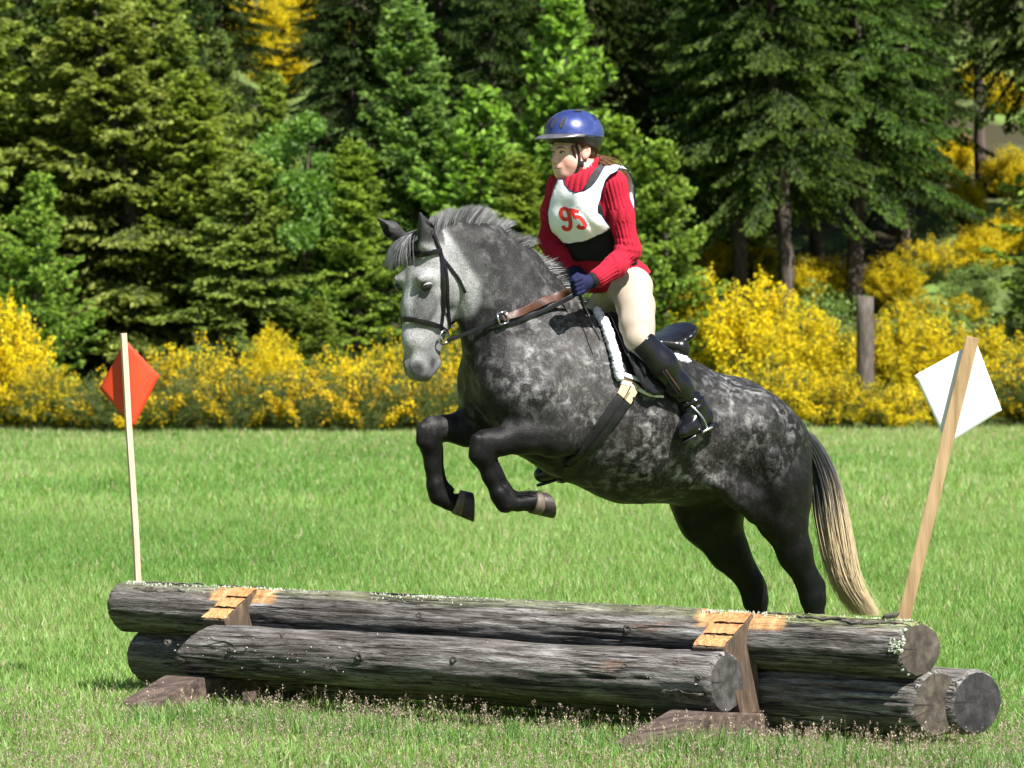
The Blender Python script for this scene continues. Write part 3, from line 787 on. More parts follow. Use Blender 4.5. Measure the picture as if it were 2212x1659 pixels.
def knots(o, surf, lst):
    for xl, ang, r in lst:
        r = r * .78; c, n = surf(xl, ang); mb = MB(); t = np.array([1.0, 0, 0]); b = np.cross(n, t); k = 14; rings = []
        prof = [(1.6, -.4), (1.0, .05), (.75, .22), (.6, .18), (.45, -.1), (.2, -.2)]
        for pr, h in prof:
            for a in range(k):
                q = 6.283 * a / k; wob = 1 + .15 * math.sin(3 * q + xl * 9) + .08 * math.sin(5 * q + r * 300)
                mb.v.append(tuple(c + (t * math.cos(q) * 1.35 + b * math.sin(q)) * r * pr * wob + n * h * r))
        for i in range(len(prof) - 1):
            for a in range(k): mb.f.append((i * k + a, i * k + (a + 1) % k, (i + 1) * k + (a + 1) % k, (i + 1) * k + a))
        mb.f.append(tuple((len(prof) - 1) * k + a for a in range(k)))
        mb.build('knot', KNOT, o)
def flakes(o, surf, lst, rng):
    """curling bark strips left on the log"""
    for xl, ang, ln, wd in lst:
        n = 9; v = []
        for i in range(n + 1):
            t = i / n; w = wd * math.sin(math.pi * min(.95, .08 + t)) * (1 + .3 * rng.normal())
            for s in (-1, 0, 1):
                c, nn = surf(xl + ln * (t - .5), ang + s * w / .1 + .05 * rng.normal())
                lift = .0015 + .0015 * abs(rng.normal()) + (.004 * rng.random() if s else 0)
                v.append(c + nn * lift)
        f = [(i * 3 + k, i * 3 + k + 1, (i + 1) * 3 + k + 1, (i + 1) * 3 + k) for i in range(n) for k in (0, 1)]
        mb = MB(); mb.v = [tuple(p) for p in v]; mb.f = f
        b = mb.build('bark_flake', BARKF, o); md = b.modifiers.new('t', 'SOLIDIFY'); md.thickness = .003
def lichen(o, surf, n, x0, x1, a0, a1, rng, s=.006):
    mb = MB()
    for i in range(n):
        xl = rng.uniform(x0, x1); an = rng.normal((a0 + a1) / 2, abs(a1 - a0) / 3)
        if vnoise(np.array([[xl * 3, an * 3, 2.2]]))[0] < rng.uniform(-.6, .5): continue
        c, nn = surf(xl, an); t = np.array([1.0, 0, 0]); b = np.cross(nn, t); r = s * rng.uniform(.4, 1.3); k = 5; o_ = len(mb.v)
        for a in range(k):
            q = 6.283 * a / k; mb.v.append(tuple(c + (t * math.cos(q) + b * math.sin(q)) * r * rng.uniform(.6, 1.3) - nn * .002))
        mb.v.append(tuple(c + nn * rng.uniform(.003, .008)))
        for a in range(k): mb.f.append((o_ + a, o_ + (a + 1) % k, o_ + k))
    if mb.f: tag(mb.build('lichen', LICHEN, o, smooth=False), kind='stuff')

PX = lambda px, d: px * d / FPX
ZU, ZL, ZF = 0.392, 0.178, 0.250
UA, UB = at_z(264, 1308, ZU), at_z(1988, 1403, ZU)
AX = (UB - UA) / np.linalg.norm(UB - UA)
BACK = np.array([-AX[1], AX[0], 0]); BACK = BACK if BACK[1] > 0 else -BACK        # across the jump, away from the camera
def t_at(px, A, d, off):               # where along the line A + d t (+ off) the picture column px falls
    lo, hi = -6.0, 8.0
    for _ in range(50):
        m = (lo + hi) / 2
        if proj(A + d * m + off)[0] < px: lo = m
        else: hi = m
    return lo
FRONT = -BACK
UP = np.array([0, 0, 1.0])
LU = np.linalg.norm(UB - UA)
f1 = tuple(t_at(q, UA, AX, UP * .09 + FRONT * .05) - LU / 2 for q in (462, 598)); f2 = tuple(t_at(q, UA, AX, UP * .09 + FRONT * .05) - LU / 2 for q in (1515, 1700))
# angle convention: local y = up x axis; camera side is where local y points towards -Y
ysgn = 1 if np.dot(np.cross((0, 0, 1), AX), (0, 1, 0)) < 0 else -1
AN = (lambda deg: math.radians(deg) if ysgn > 0 else math.radians(180 - deg))    # 0 = camera side, 90 = top
def fpatch(f): a, b = sorted((AN(28), AN(118))); return (f[0], f[1], a, b)
top, s, Ln, rg = make_log('log', UA, UB, .107, .110, 'long grey top log of the jump with lichen and orange saw cuts', 2,
    fresh=[fpatch(f1), fpatch(f2)], moss=.8, mossx=(.9, 1.5), end=ENDM)
knots(top, s, [(-1.5, AN(8), .012), (-.3, AN(20), .015), (.75, AN(15), .018), (1.1, AN(-10), .014)])
flakes(top, s, [(-1.72, AN(85), .32, .010), (-1.35, AN(95), .26, .012), (-.5, AN(92), .3, .008), (.25, AN(88), .22, .007), (1.62, AN(70), .24, .010), (1.85, AN(62), .28, .012), (-1.75, AN(50), .3, .006), (1.45, AN(82), .2, .012)], rg)
lichen(top, s, 1500, -2.0, 2.0, AN(65), AN(110), rg, .005); lichen(top, s, 900, -.9, 1.0, AN(75), AN(115), rg, .006)
lichen(top, s, 160, Ln / 2 - .07, Ln / 2 - .01, AN(-40), AN(40), rg, .008)
MB_b = MB(); c0, n0 = s(1.9, AN(92)); MB_b.box(c0 + n0 * .012, (.03, .002, .004), (0, .014, .004), (.004, 0, .008)); MB_b.build('bark_chip', BARKF, top, bevel=.003)

LA, LB = at_z(310, 1413, ZL), at_z(2026, 1523, ZL)
low, s, Ln, rg = make_log('log', LA, LB, .115, .128, 'dark log directly under the top log, its brown sawn end at the right', 5, moss=.1)
knots(low, s, [(1.1, AN(30), .013), (-1.95, AN(-20), .012)])
RB = at_z(2112, 1517, ZL + .002); RA = RB - AX * 4.2
back, s, Ln, rg = make_log('log', RA, RB, .118, .132, 'rearmost log with a black sawn end at the far right', 8, end=END_DARK)
FA, FB = at_z(414, 1403, ZF), at_z(1570, 1474, ZF)
front, s, Ln, rg = make_log('log', FA, FB, .108, .121, 'shorter grey front log with knots, lying before the support posts', 11, cutA=.10, endA=LOGM, slant=.02, end=END_GREY)
knots(front, s, [(-1.33, AN(-25), .022), (-1.40, AN(18), .013), (-1.05, AN(10), .010), (-.36, AN(12), .017), (-.5, AN(-22), .016), (.12, AN(18), .017), (.5, AN(-5), .016), (.95, AN(25), .014), (1.18, AN(38), .013), (1.3, AN(12), .009), (-.8, AN(55), .012)])
flakes(front, s, [(1.22, AN(-20), .2, .012), (.2, AN(-30), .12, .007)], rg)
lichen(front, s, 120, -1.4, 1.3, AN(-30), AN(40), rg, .003)

# support posts with a freshly sawn sloping top, and the sleepers below
def block_mat():
    m, nt, p = new_mat('support_timber')
    g = noise(nt, 1, 6, .6, coords(nt, (40, 40, 5)), .2)
    c = ramp(nt, g, [(.3, (.022, .015, .010)), (.55, (.085, .055, .034)), (.75, (.19, .13, .08))])
    nt.links.new(c, p.inputs['Base Color']); p.inputs['Roughness'].default_value = .9; bump(nt, p, g, .01, .9); return m
BLOCK = block_mat()
def fresh_mat():
    m, nt, p = new_mat('fresh_sawn_wood')
    g = noise(nt, 1, 5, .65, coords(nt, (60, 60, 60))); h = noise(nt, 1, 2, .5, coords(nt, (9, 9, 9)))
    c = ramp(nt, math_n(nt, 'MULTIPLY_ADD', g, .6, math_n(nt, 'MULTIPLY', h, .4)), [(.32, (.28, .10, .036)), (.5, (.52, .24, .09)), (.68, (.66, .40, .19))])
    nt.links.new(c, p.inputs['Base Color']); p.inputs['Roughness'].default_value = .85; bump(nt, p, g, .008, 1); return m
FRESH = fresh_mat()
SLEEP = simple('sleeper_timber', (.022, .016, .014), (.15, .105, .085), 1, .85, .012, .3, (8, 30, 30), detail=6)
KERF = simple('saw_kerf', (.015, .01, .008), (.04, .025, .018), 40, .95)
def support(cx_px, cy_px, wid, label):
    """upright timber between front log and stacked logs; its top slopes down to the front"""
    yb, yf, zb, zf = .055, .265, ZU + .112, ZU - .008      # back and front offset from the top log's axis
    t = t_at(cx_px, UA, AX, FRONT * yb + UP * (zb - ZU)); base = UA + AX * t; base[2] = 0
    e = empty('support_post', tuple(base + FRONT * .15))
    def P(x, y, z): return base + AX * x + FRONT * y + np.array([0, 0, z]) - np.array(e.location)
    h = wid / 2
    mb = MB(); mb.hexa([P(-h, yb, .12), P(h + .035, yb, .12), P(h + .035, .19, .12), P(-h, .19, .12)], [P(-h, yb, zb - .006), P(h, yb, zb - .006), P(h, yf, zf - .006), P(-h, yf, zf - .006)])
    mb.build('timber', BLOCK, e, smooth=False, bevel=.004)
    rg = np.random.default_rng(int(cx_px))
    for k in range(3):                                 # sawn lands between the chain-saw kerfs
        y0 = yb + (yf - yb) * (k / 3) + .007; y1 = yb + (yf - yb) * ((k + 1) / 3) - .006
        nseg = 10; lo, hi = [], []
        v, f = [], []
        for j, y in enumerate(np.linspace(y0, y1, 4)):
            z = zb + (zf - zb) * (y - yb) / (yf - yb)
            for i in range(nseg + 1):
                x = -h + (2 * h) * i / nseg
                edge = (.004 * rg.normal() if j in (0, 3) else 0)
                v.append(P(x, y + edge, z + .002 + .0012 * rg.normal() - .004 * (k == 2 and j == 3)))
        f = [(j * (nseg + 1) + i, j * (nseg + 1) + i + 1, (j + 1) * (nseg + 1) + i + 1, (j + 1) * (nseg + 1) + i) for j in range(3) for i in range(nseg)]
        m2 = MB(); m2.v = [tuple(q) for q in v]; m2.f = f
        m2.build('sawn_face', FRESH, e, smooth=False)
    return tag(e, label, 'post', 'support posts of the jump')
support(531, 1310, .125, 'left support post with an orange sawn sloping top between the logs')
support(1594, 1375, .145, 'right support post with an orange sawn top and brown side')
def sleeper(cx, cy, label, seed):
    t = t_at(cx, UA, AX, FRONT * .42 + UP * (.15 - ZU)); ny = .70 if seed == 1 else .80; base = UA + AX * t; base[2] = 0
    e = empty('sleeper', tuple(base))
    def P(x, y, z): return AX * x + FRONT * y + np.array([0, 0, z])
    h = .095
    m3 = MB(); lo = [P(-h, -.5, -.02), P(h, -.5, -.02), P(h, .42, -.02), P(-h, .42, -.02)]; hi = [P(-h, -.5, .07), P(h, -.5, .07), P(h, .42, .148), P(-h, .42, .148)]
    m3.hexa(lo, hi); m3.build('timber', SLEEP, e, smooth=False, bevel=.006)
    m4 = MB(); m4.hexa([P(-h, .422, -.02), P(h, .422, -.02), P(h, ny + .03, -.02), P(-h, ny + .03, -.02)], [P(-h, .422, .148), P(h, .422, .148), P(h * .95, ny, .055), P(-h * .95, ny, .055)])
    m4.build('bevelled_nose', SLEEP, e, smooth=False, bevel=.006)
    return tag(e, label, 'sleeper', 'timber sleepers under the logs')
sleeper(392, 1449, 'left dark timber sleeper with its sloping nose under the front log', 1)
sleeper(1492, 1531, 'right greyish timber sleeper with its sloping nose under the front log', 2)

# ------------------------------------------------------------------ the two flags
POLE = simple('pale_pine_pole', (.44, .32, .23), (.62, .48, .37), 1, .7, .002, .3, (60, 60, 3))
POLE2 = simple('tan_pine_stake', (.27, .17, .085), (.46, .32, .18), 1, .7, .003, .3, (50, 50, 3))
REDP = simple('red_flag_panel', (.52, .042, .011), (.60, .058, .016), 6, .45, 0, .4)
WHITEP = simple('white_corrugated_panel', (.78, .79, .82), (.83, .84, .87), 120, .5, .0006, .4, (1, 1, .03))
NICK = simple('nail_stain', (.03, .02, .015), (.08, .05, .03), 60, .8)
def stake(name, d, p_top, p_bot, wpx, mat):
    T, B = at_depth(*p_top, d), at_depth(*p_bot, d); dirn = (T - B) / np.linalg.norm(T - B)
    G = B + dirn * ((-.05 - B[2]) / dirn[2]); return T, G, dirn
def flag(name, label, d, p_top, p_bot, w, thick, yaw, mat, panel_px, pmat, bend, dback, stains):
    T, G, u = stake(name, d, p_top, p_bot, w, mat)
    e = empty(name, tuple(G + u * (.05 / u[2]))); E = np.array(e.location)
    side = np.array([math.cos(yaw), math.sin(yaw), 0]); side = side - u * np.dot(side, u); side /= np.linalg.norm(side); fw = np.cross(side, u)
    n = 10; v = []; rg = np.random.default_rng(3)
    mb = MB()
    pts = [G + (T - G) * t for t in np.linspace(0, 1, n)]
    for i, c in enumerate(pts):
        j = .0012 * rg.normal(size=2)
        for a, b in ((-1, -1), (1, -1), (1, 1), (-1, 1)): mb.v.append(tuple(c + side * (w / 2 * a + j[0]) + fw * (thick / 2 * b + j[1]) - E))
    for i in range(n - 1):
        for k in range(4): mb.f.append((i * 4 + k, i * 4 + (k + 1) % 4, (i + 1) * 4 + (k + 1) % 4, (i + 1) * 4 + k))
    mb.f += [(3, 2, 1, 0), tuple((n - 1) * 4 + k for k in range(4))]
    mb.build('pole', mat, e, smooth=False, bevel=.002)
    # panel: subdivided quad behind the pole, slightly bent round it
    cs = [at_depth(*q, d + dback) for q in panel_px]     # left, top, right, bottom
    L, Tp, R_, Bt = cs; N = 14; vv, ff = [], []
    for i in range(N + 1):
        for j in range(N + 1):
            a, b = i / N, j / N
            q = (L * (1 - a) + Tp * a) * (1 - b) + (Bt * (1 - a) + R_ * a) * b
            off = (a + b) - 1                               # -1 left .. +1 right
            vv.append(q + np.array([0, 1, 0]) * bend * (abs(off) ** 1.3) + np.array([0, 1, 0]) * thick * .55 - E)
    ff = np.array([(i * (N + 1) + j, (i + 1) * (N + 1) + j, (i + 1) * (N + 1) + j + 1, i * (N + 1) + j + 1) for i in range(N) for j in range(N)])
    po = obj('panel', mesh_np('panel', np.array(vv), ff, pmat, True), e); md = po.modifiers.new('t', 'SOLIDIFY'); md.thickness = .004; md.offset = 0
    for t, sx in stains:
        c = G + (T - G) * t + side * sx * w - fw * thick * .5 - E
        MB().box(c, side * .003, u * .006, fw * .0012).build('nail_mark', NICK, e, bevel=.001)
    return tag(e, label, 'flag', 'flags marking the jump')
dl = at_z(300, 1255, ZU + .1)[1] + .22
flag('marker_flag', 'red diamond flag on a pale pole at the left end of the jump', dl, (266, 720), (299, 1252), .026, .026, math.radians(22), POLE,
     [(213, 840), (270, 733), (342, 812), (288, 924)], REDP, .045, .016, [])
dr = at_z(1955, 1345, ZU + .1)[1] + .24
flag('marker_flag', 'white diamond flag on a leaning tan stake at the right end of the jump', dr, (2101, 728), (1951, 1347), .048, .022, math.radians(-14), POLE2,
     [(1976, 811), (2109, 738), (2165, 886), (2047, 961)], WHITEP, -.0, .016, [(.40, -.1), (.455, -.2), (.47, .1), (.62, .3)])
# ------------------------------------------------------------------ soft modelling: blended solids meshed as one skin
class Soft:
    def __init__(s, lo, hi, h, fine=None, hf=None):
        """grid of spacing h; inside the box fine=(lo, hi) the axes are refined to hf"""
        s.lo = np.array(lo, float); s.hi = np.array(hi, float); s.h = h; s.ax = []
        for i in range(3):
            if fine is None: a = np.arange(lo[i], hi[i] + h, h)
            else: a = np.concatenate([np.arange(lo[i], fine[0][i], h), np.arange(fine[0][i], fine[1][i], hf), np.arange(fine[1][i], hi[i] + h, h)]); a = a[np.concatenate([[True], np.diff(a) > 1e-5])]
            s.ax.append(a.astype(np.float32))
        s.n = np.array([len(a) for a in s.ax]); s.d = np.full(s.n, 9.0, np.float32)
    def box(s, lo, hi, pad):
        i0 = [max(0, int(np.searchsorted(s.ax[i], lo[i] - pad)) - 1) for i in range(3)]; i1 = [min(s.n[i], int(np.searchsorted(s.ax[i], hi[i] + pad)) + 1) for i in range(3)]
        sl = tuple(slice(a, b) for a, b in zip(i0, i1))
        return sl, s.ax[0][sl[0]][:, None, None], s.ax[1][sl[1]][None, :, None], s.ax[2][sl[2]][None, None, :]
    def mix(s, sl, v, k, sub=False):
        a = s.d[sl]
        if a.size == 0: return
        if sub:
            b = -v; h = np.clip(k - np.abs(a - b), 0, None) / max(k, 1e-6); s.d[sl] = np.maximum(a, b) + h * h * k * .25
        else:
            h = np.clip(k - np.abs(a - v), 0, None) / max(k, 1e-6); s.d[sl] = np.minimum(a, v) - h * h * k * .25
    def cone(s, a, b, ra, rb, k=.02, lat=None, ls=1.0, sub=False):
        """rounded cone from a to b; lat/ls squashes it along a direction"""
        a, b = np.array(a, float), np.array(b, float); R = max(ra, rb) * max(1, ls)
        sl, X, Y, Z = s.box(np.minimum(a, b) - R, np.maximum(a, b) + R, k + 3 * s.h)
        q = [X - a[0], Y - a[1], Z - a[2]]; e = b - a
        if lat is not None and ls != 1.0:
            lat = np.array(lat) / np.linalg.norm(lat); w = (q[0] * lat[0] + q[1] * lat[1] + q[2] * lat[2]) * (1 / ls - 1)
            q = [q[i] + w * lat[i] for i in range(3)]; e = e + lat * np.dot(e, lat) * (1 / ls - 1)
        L2 = max(np.dot(e, e), 1e-9); t = np.clip((q[0] * e[0] + q[1] * e[1] + q[2] * e[2]) / L2, 0, 1)
        d = np.sqrt((q[0] - t * e[0]) ** 2 + (q[1] - t * e[1]) ** 2 + (q[2] - t * e[2]) ** 2) - (ra + (rb - ra) * t)
        s.mix(sl, (d * min(1, max(ls, .6))).astype(np.float32), k, sub)
    def chain(s, pts, k=.02, lat=None):
        for p, q in zip(pts[:-1], pts[1:]):
            s.cone(p[0], q[0], p[1], q[1], k, lat, (p[2] + q[2]) / 2 if len(p) > 2 else 1.0)
    def ell(s, c, axes, r, k=.02, sub=False):
        c = np.array(c, float); A = np.array(axes, float); A = A / np.linalg.norm(A, axis=1, keepdims=True); r = np.array(r, float)
        ext = np.sqrt(((A * r[:, None]) ** 2).sum(0)); sl, X, Y, Z = s.box(c - ext, c + ext, k + 3 * s.h)
        q = [X - c[0], Y - c[1], Z - c[2]]; k0 = 0; k1 = 0
        for i in range(3):
            w = q[0] * A[i, 0] + q[1] * A[i, 1] + q[2] * A[i, 2]; k0 = k0 + (w / r[i]) ** 2; k1 = k1 + (w / r[i] ** 2) ** 2
        k0 = np.sqrt(k0); k1 = np.sqrt(k1) + 1e-9
        s.mix(sl, (k0 * (k0 - 1) / k1).astype(np.float32), k, sub)
    def half(s, p, n, k=.004, lo=None, hi=None):
        """cut away everything on the side n points to"""
        n = np.array(n, float); n /= np.linalg.norm(n); p = np.array(p, float)
        sl, X, Y, Z = s.box(s.lo if lo is None else lo, s.hi if hi is None else hi, 0)
        v = -((X - p[0]) * n[0] + (Y - p[1]) * n[1] + (Z - p[2]) * n[2])
        s.mix(sl, v.astype(np.float32), k, True)
    def mesh(s, smooth=1):
        d = s.d; ins = d < 0; n = s.n
        c = np.zeros(n - 1, np.uint8)
        for i in (0, 1):
            for j in (0, 1):
                for k in (0, 1): c += ins[i:n[0] - 1 + i, j:n[1] - 1 + j, k:n[2] - 1 + k]
        idx = np.argwhere((c > 0) & (c < 8)); vid = np.full(n - 1, -1, np.int64); vid[tuple(idx.T)] = np.arange(len(idx))
        acc = np.zeros((len(idx), 3)); cnt = np.zeros(len(idx)); cor = [(i, j, k) for i in (0, 1) for j in (0, 1) for k in (0, 1)]
        val = {q: d[idx[:, 0] + q[0], idx[:, 1] + q[1], idx[:, 2] + q[2]].astype(float) for q in cor}
        for q in cor:
            for a in range(3):
                if q[a]: continue
                r = tuple(q[i] + (i == a) for i in range(3)); u, w = val[q], val[r]; m = (u < 0) != (w < 0)
                t = np.where(m, u / np.where(m, u - w, 1), 0); p = np.tile(np.array(q, float), (len(idx), 1)); p[:, a] += t
                acc += np.where(m[:, None], p, 0); cnt += m
        fi = idx + acc / cnt[:, None]; v = np.stack([np.interp(fi[:, i], np.arange(n[i]), s.ax[i]) for i in range(3)], 1)
        F = []
        for a in range(3):
            b, e = [(1, 2), (2, 0), (0, 1)][a]
            sl0 = [slice(0, n[i] - 1) if i == a else slice(1, n[i] - 1) for i in range(3)]; sl1 = list(sl0); sl1[a] = slice(1, n[a])
            u, w = ins[tuple(sl0)], ins[tuple(sl1)]; P = np.argwhere(u != w); flip = u[tuple(P.T)]
            for i in range(3):
                if i != a: P[:, i] += 1
            def cid(db, de):
                Q = P.copy(); Q[:, b] += db; Q[:, e] += de; return vid[tuple(Q.T)]
            q = np.stack([cid(-1, -1), cid(0, -1), cid(0, 0), cid(-1, 0)], 1); q[~flip] = q[~flip][:, ::-1]; F.append(q)
        F = np.concatenate(F); F = F[(F >= 0).all(1)]
        for _ in range(smooth):            # relax
            sm = np.zeros_like(v); ct = np.zeros(len(v))
            for i in range(4):
                a, b = F[:, i], F[:, (i + 1) % 4]
                for x, y in ((a, b), (b, a)):
                    for k in range(3): sm[:, k] += np.bincount(x, v[y, k], len(v))
                    ct += np.bincount(x, minlength=len(v))
            v = v * .5 + .5 * sm / np.maximum(ct, 1)[:, None]
        return v, F
def normals(v, F):
    n = np.zeros_like(v); fn = np.cross(v[F[:, 2]] - v[F[:, 0]], v[F[:, 3]] - v[F[:, 1]])
    for i in range(4):
        for k in range(3): n[:, k] += np.bincount(F[:, i], fn[:, k], len(v))
    return n / (np.linalg.norm(n, axis=1, keepdims=True) + 1e-12)

from mathutils.bvhtree import BVHTree
from mathutils.geometry import delaunay_2d_cdt
def bvh(v, F): return BVHTree.FromPolygons([tuple(p) for p in v.tolist()], F.tolist())
def cast(tree, x, y, off=0.0):
    """the place where a picture point falls on a surface, lifted off along its normal"""
    r = Vector(ray(x, y)).normalized(); h, n, i, d = tree.ray_cast(Vector(CAM), r)
    if h is None: return None, None
    n = np.array(n); n = n if np.dot(n, np.array(r)) < 0 else -n
    return np.array(h) + n * off, n
def patch(tree, poly, step, off, extra=None):
    """fill a picture-space outline with triangles laid on a surface"""
    P = []
    for a, b in zip(poly, poly[1:] + poly[:1]):
        k = max(1, int(math.hypot(b[0] - a[0], b[1] - a[1]) / step))
        P += [(a[0] + (b[0] - a[0]) * i / k, a[1] + (b[1] - a[1]) * i / k) for i in range(k)]
    n = len(P); edges = [(i, (i + 1) % n) for i in range(n)]; xs = [p[0] for p in P]; ys = [p[1] for p in P]
    def inside(x, y):
        c = False
        for i in range(n):
            x1, y1 = P[i]; x2, y2 = P[(i + 1) % n]
            if (y1 > y) != (y2 > y) and x < (x2 - x1) * (y - y1) / (y2 - y1) + x1: c = not c
        return c
    inner = [(x, y) for x in np.arange(min(xs) + step * .7, max(xs), step) for y in np.arange(min(ys) + step * .7, max(ys), step) if inside(x, y)]
    inner = [q for q in inner if min((q[0] - p[0]) ** 2 + (q[1] - p[1]) ** 2 for p in P) > (step * .5) ** 2]
    r = delaunay_2d_cdt([Vector(p) for p in P + inner], edges, [], 1, 1e-4)
    V2 = [(v.x, v.y) for v in r[0]]; v3 = []; last = None
    for x, y in V2:
        p, nn = cast(tree, x, y, off(x, y) if callable(off) else off)
        if p is None:       # outline leaves the surface: keep the depth of the nearest hit
            p = None
        v3.append(p)
    hit = [i for i, p in enumerate(v3) if p is not None]
    for i, p in enumerate(v3):
        if p is None:
            j = min(hit, key=lambda k: (V2[k][0] - V2[i][0]) ** 2 + (V2[k][1] - V2[i][1]) ** 2); v3[i] = at_depth(*V2[i], v3[j][1] + .004)
    border = []
    for p in P:
        j = min(range(len(V2)), key=lambda k: (V2[k][0] - p[0]) ** 2 + (V2[k][1] - p[1]) ** 2); border.append(v3[j])
    return np.array(v3), [tuple(f) for f in r[2]], border
def patch_obj(name, tree, poly, step, off, mat, parent, O, thick=.004, smooth=True):
    v, f, b = patch(tree, poly, step, off); mb = MB(); mb.v = [tuple(p - O) for p in v]; mb.f = f
    o = mb.build(name, mat, parent, smooth)
    # make the faces look at the camera, then give the sheet a thickness
    me = o.data
    if sum(p.normal.y for p in me.polygons) > 0: me.flip_normals()
    if thick: md = o.modifiers.new('t', 'SOLIDIFY'); md.thickness = thick; md.offset = 0
    return o, b
def strap(name, pts, nrm, w, mat, parent, O, thick=.004, bevel=.0008):
    """flat band along pts; nrm = outward direction at each point; w = width(s)"""
    pts = [np.array(p) for p in pts]; n = len(pts)
    if n < 2: print('SHORT STRAP', name); return None
    w = w if hasattr(w, '__len__') else [w] * n; mb = MB()
    for i in range(n):
        t = pts[min(i + 1, n - 1)] - pts[max(i - 1, 0)]; t /= np.linalg.norm(t) + 1e-9; nn = np.array(nrm[i]); nn = nn - t * np.dot(nn, t); nn /= np.linalg.norm(nn) + 1e-9
        s_ = np.cross(t, nn)
        for a, b in ((-1, -1), (1, -1), (1, 1), (-1, 1)): mb.v.append(tuple(pts[i] + s_ * w[i] / 2 * a + nn * thick / 2 * b - O))
    for i in range(n - 1):
        for k in range(4): mb.f.append((i * 4 + k, i * 4 + (k + 1) % 4, (i + 1) * 4 + (k + 1) % 4, (i + 1) * 4 + k))
    mb.f += [(3, 2, 1, 0), tuple((n - 1) * 4 + k for k in range(4))]
    o = mb.build(name, mat, parent, True)
    md = o.modifiers.new('b', 'BEVEL'); md.width = bevel; md.segments = 2
    return o
# ------------------------------------------------------------------ the horse
ALPHA = math.radians(28)                     # heads left and towards the camera
HF = np.array([-math.cos(ALPHA), -math.sin(ALPHA), 0]); HL = np.array([math.sin(ALPHA), -math.cos(ALPHA), 0])   # forward, near (left) side
HP0 = at_depth(1400, 900, 17.9)
def plane(x, y, s, P0, n):
    r = ray(x, y); t = (np.dot(P0 - CAM, n) + s) / np.dot(r, n); return CAM + r * t
def hw(x, y, s=0.0): return plane(x, y, s, HP0, HL)        # world point at a pixel, s metres to the near side of the horse's middle
def toL(p): q = np.asarray(p) - np.array([HP0[0], HP0[1], 0]); return np.stack([q @ HF, q @ HL, q[..., 2]], -1)
def toW(v): return np.array([HP0[0], HP0[1], 0]) + v[:, :1] * HF + v[:, 1:2] * HL + v[:, 2:3] * np.array([0, 0, 1.0])
def hl(x, y, s=0.0): return toL(hw(x, y, s))
def rp(px, x=1400): return px / 503.0
LAT = np.array([0, 1.0, 0])
def hm(x, y, s): return hl(x, y, 0) + LAT * s           # pixel of the middle plane, then s metres sideways
BETA = math.radians(46); DF = np.array([-math.cos(BETA), -math.sin(BETA), 0]); DL = np.array([math.sin(BETA), -math.cos(BETA), 0])
HQ = hw(905, 560, 0.0)
def dl_(x, y, t=0.0): return toL(plane(x, y, t, HQ, DL))     # head: turned a little more to the camera
DLAT = np.array([DL @ HF, DL @ HL, 0]); DFWD = np.array([DF @ HF, DF @ HL, 0]); ZU_ = np.array([0, 0, 1.0])

def dm(x, y, t): return dl_(x, y, 0) + DLAT * t
S = Soft((-1.42, -.38, -.01), (1.42, .38, 2.34), .0088)
def ch(lst, k=.03, lat=LAT): S.chain([(hl(x, y, s), rp(r), ls) for (x, y, s, r, ls) in lst], k, lat)
# trunk
ch([(1100, 812, 0, 86, .92), (1165, 845, 0, 130, .80), (1262, 868, 0, 166, .76), (1375, 912, 0, 168, .84), (1490, 946, 0, 140, .94), (1590, 950, 0, 120, 1.04), (1655, 968, 0, 98, 1.12)], .07)
ch([(1228, 700, 0, 40, .5), (1330, 755, 0, 48, .6), (1490, 848, 0, 36, 1.0), (1590, 868, 0, 38, 1.1)], .09)
# neck
ch([(968, 528, 0, 40, .75), (1022, 566, 0, 66, .52), (1076, 632, 0, 92, .48), (1120, 718, 0, 118, .55), (1170, 820, 0, 138, .70)], .07)
ch([(985, 505, 0, 16, .9), (1060, 522, 0, 20, .9), (1135, 575, 0, 22, .9), (1205, 655, 0, 28, .9)], .07)
# breast muscles
for s_ in (-1, 1):
    S.ell(hm(1080, 830, .10 * s_), [[1, 0, 0], [0, 1, 0], [0, 0, 1]], (rp(70), .115, rp(88)), .06)
    # shoulder and upper arm
    S.cone(hm(1190, 740, .11 * s_), hm(1100, 866, .165 * s_), rp(52), rp(60), .07, LAT, .75)
    S.cone(hm(1100, 866, .165 * s_), hm(1160, 925, .185 * s_), rp(58), rp(50), .05, LAT, .85)
    S.ell(hm(1175, 850, .17 * s_), [[.5, 0, -.86], [0, 1, 0], [.86, 0, .5]], (rp(95), .075, rp(48)), .07)      # triceps
    # croup and thigh
    S.ell(hm(1570, 910, .15 * s_), [[1, 0, -.35], [0, 1, 0], [.35, 0, 1]], (rp(85), .14, rp(60)), .07)
# near foreleg
ch([(1205, 935, .19, 45.0, .85), (1130, 938, .19, 40.5, .85), (1075, 955, .185, 27.9, .9), (1048, 962, .18, 26.1, 1.0)], .025)
ch([(1048, 950, .18, 24.3, 1), (1040, 985, .18, 24.3, 1)], .02)
ch([(1240, 962, .19, 16.2, 1), (1195, 955, .19, 30.6, 1)], .03)                       # point of elbow
ch([(1040, 985, .18, 21.6, .9), (1058, 1030, .18, 15.8, .85), (1078, 1072, .18, 16.2, .85)], .018)
ch([(1078, 1068, .18, 18.9, 1), (1090, 1088, .18, 19.8, 1)], .012); ch([(1092, 1086, .18, 17.1, 1), (1120, 1088, .18, 16.2, 1), (1150, 1084, .18, 22.5, .95)], .014)
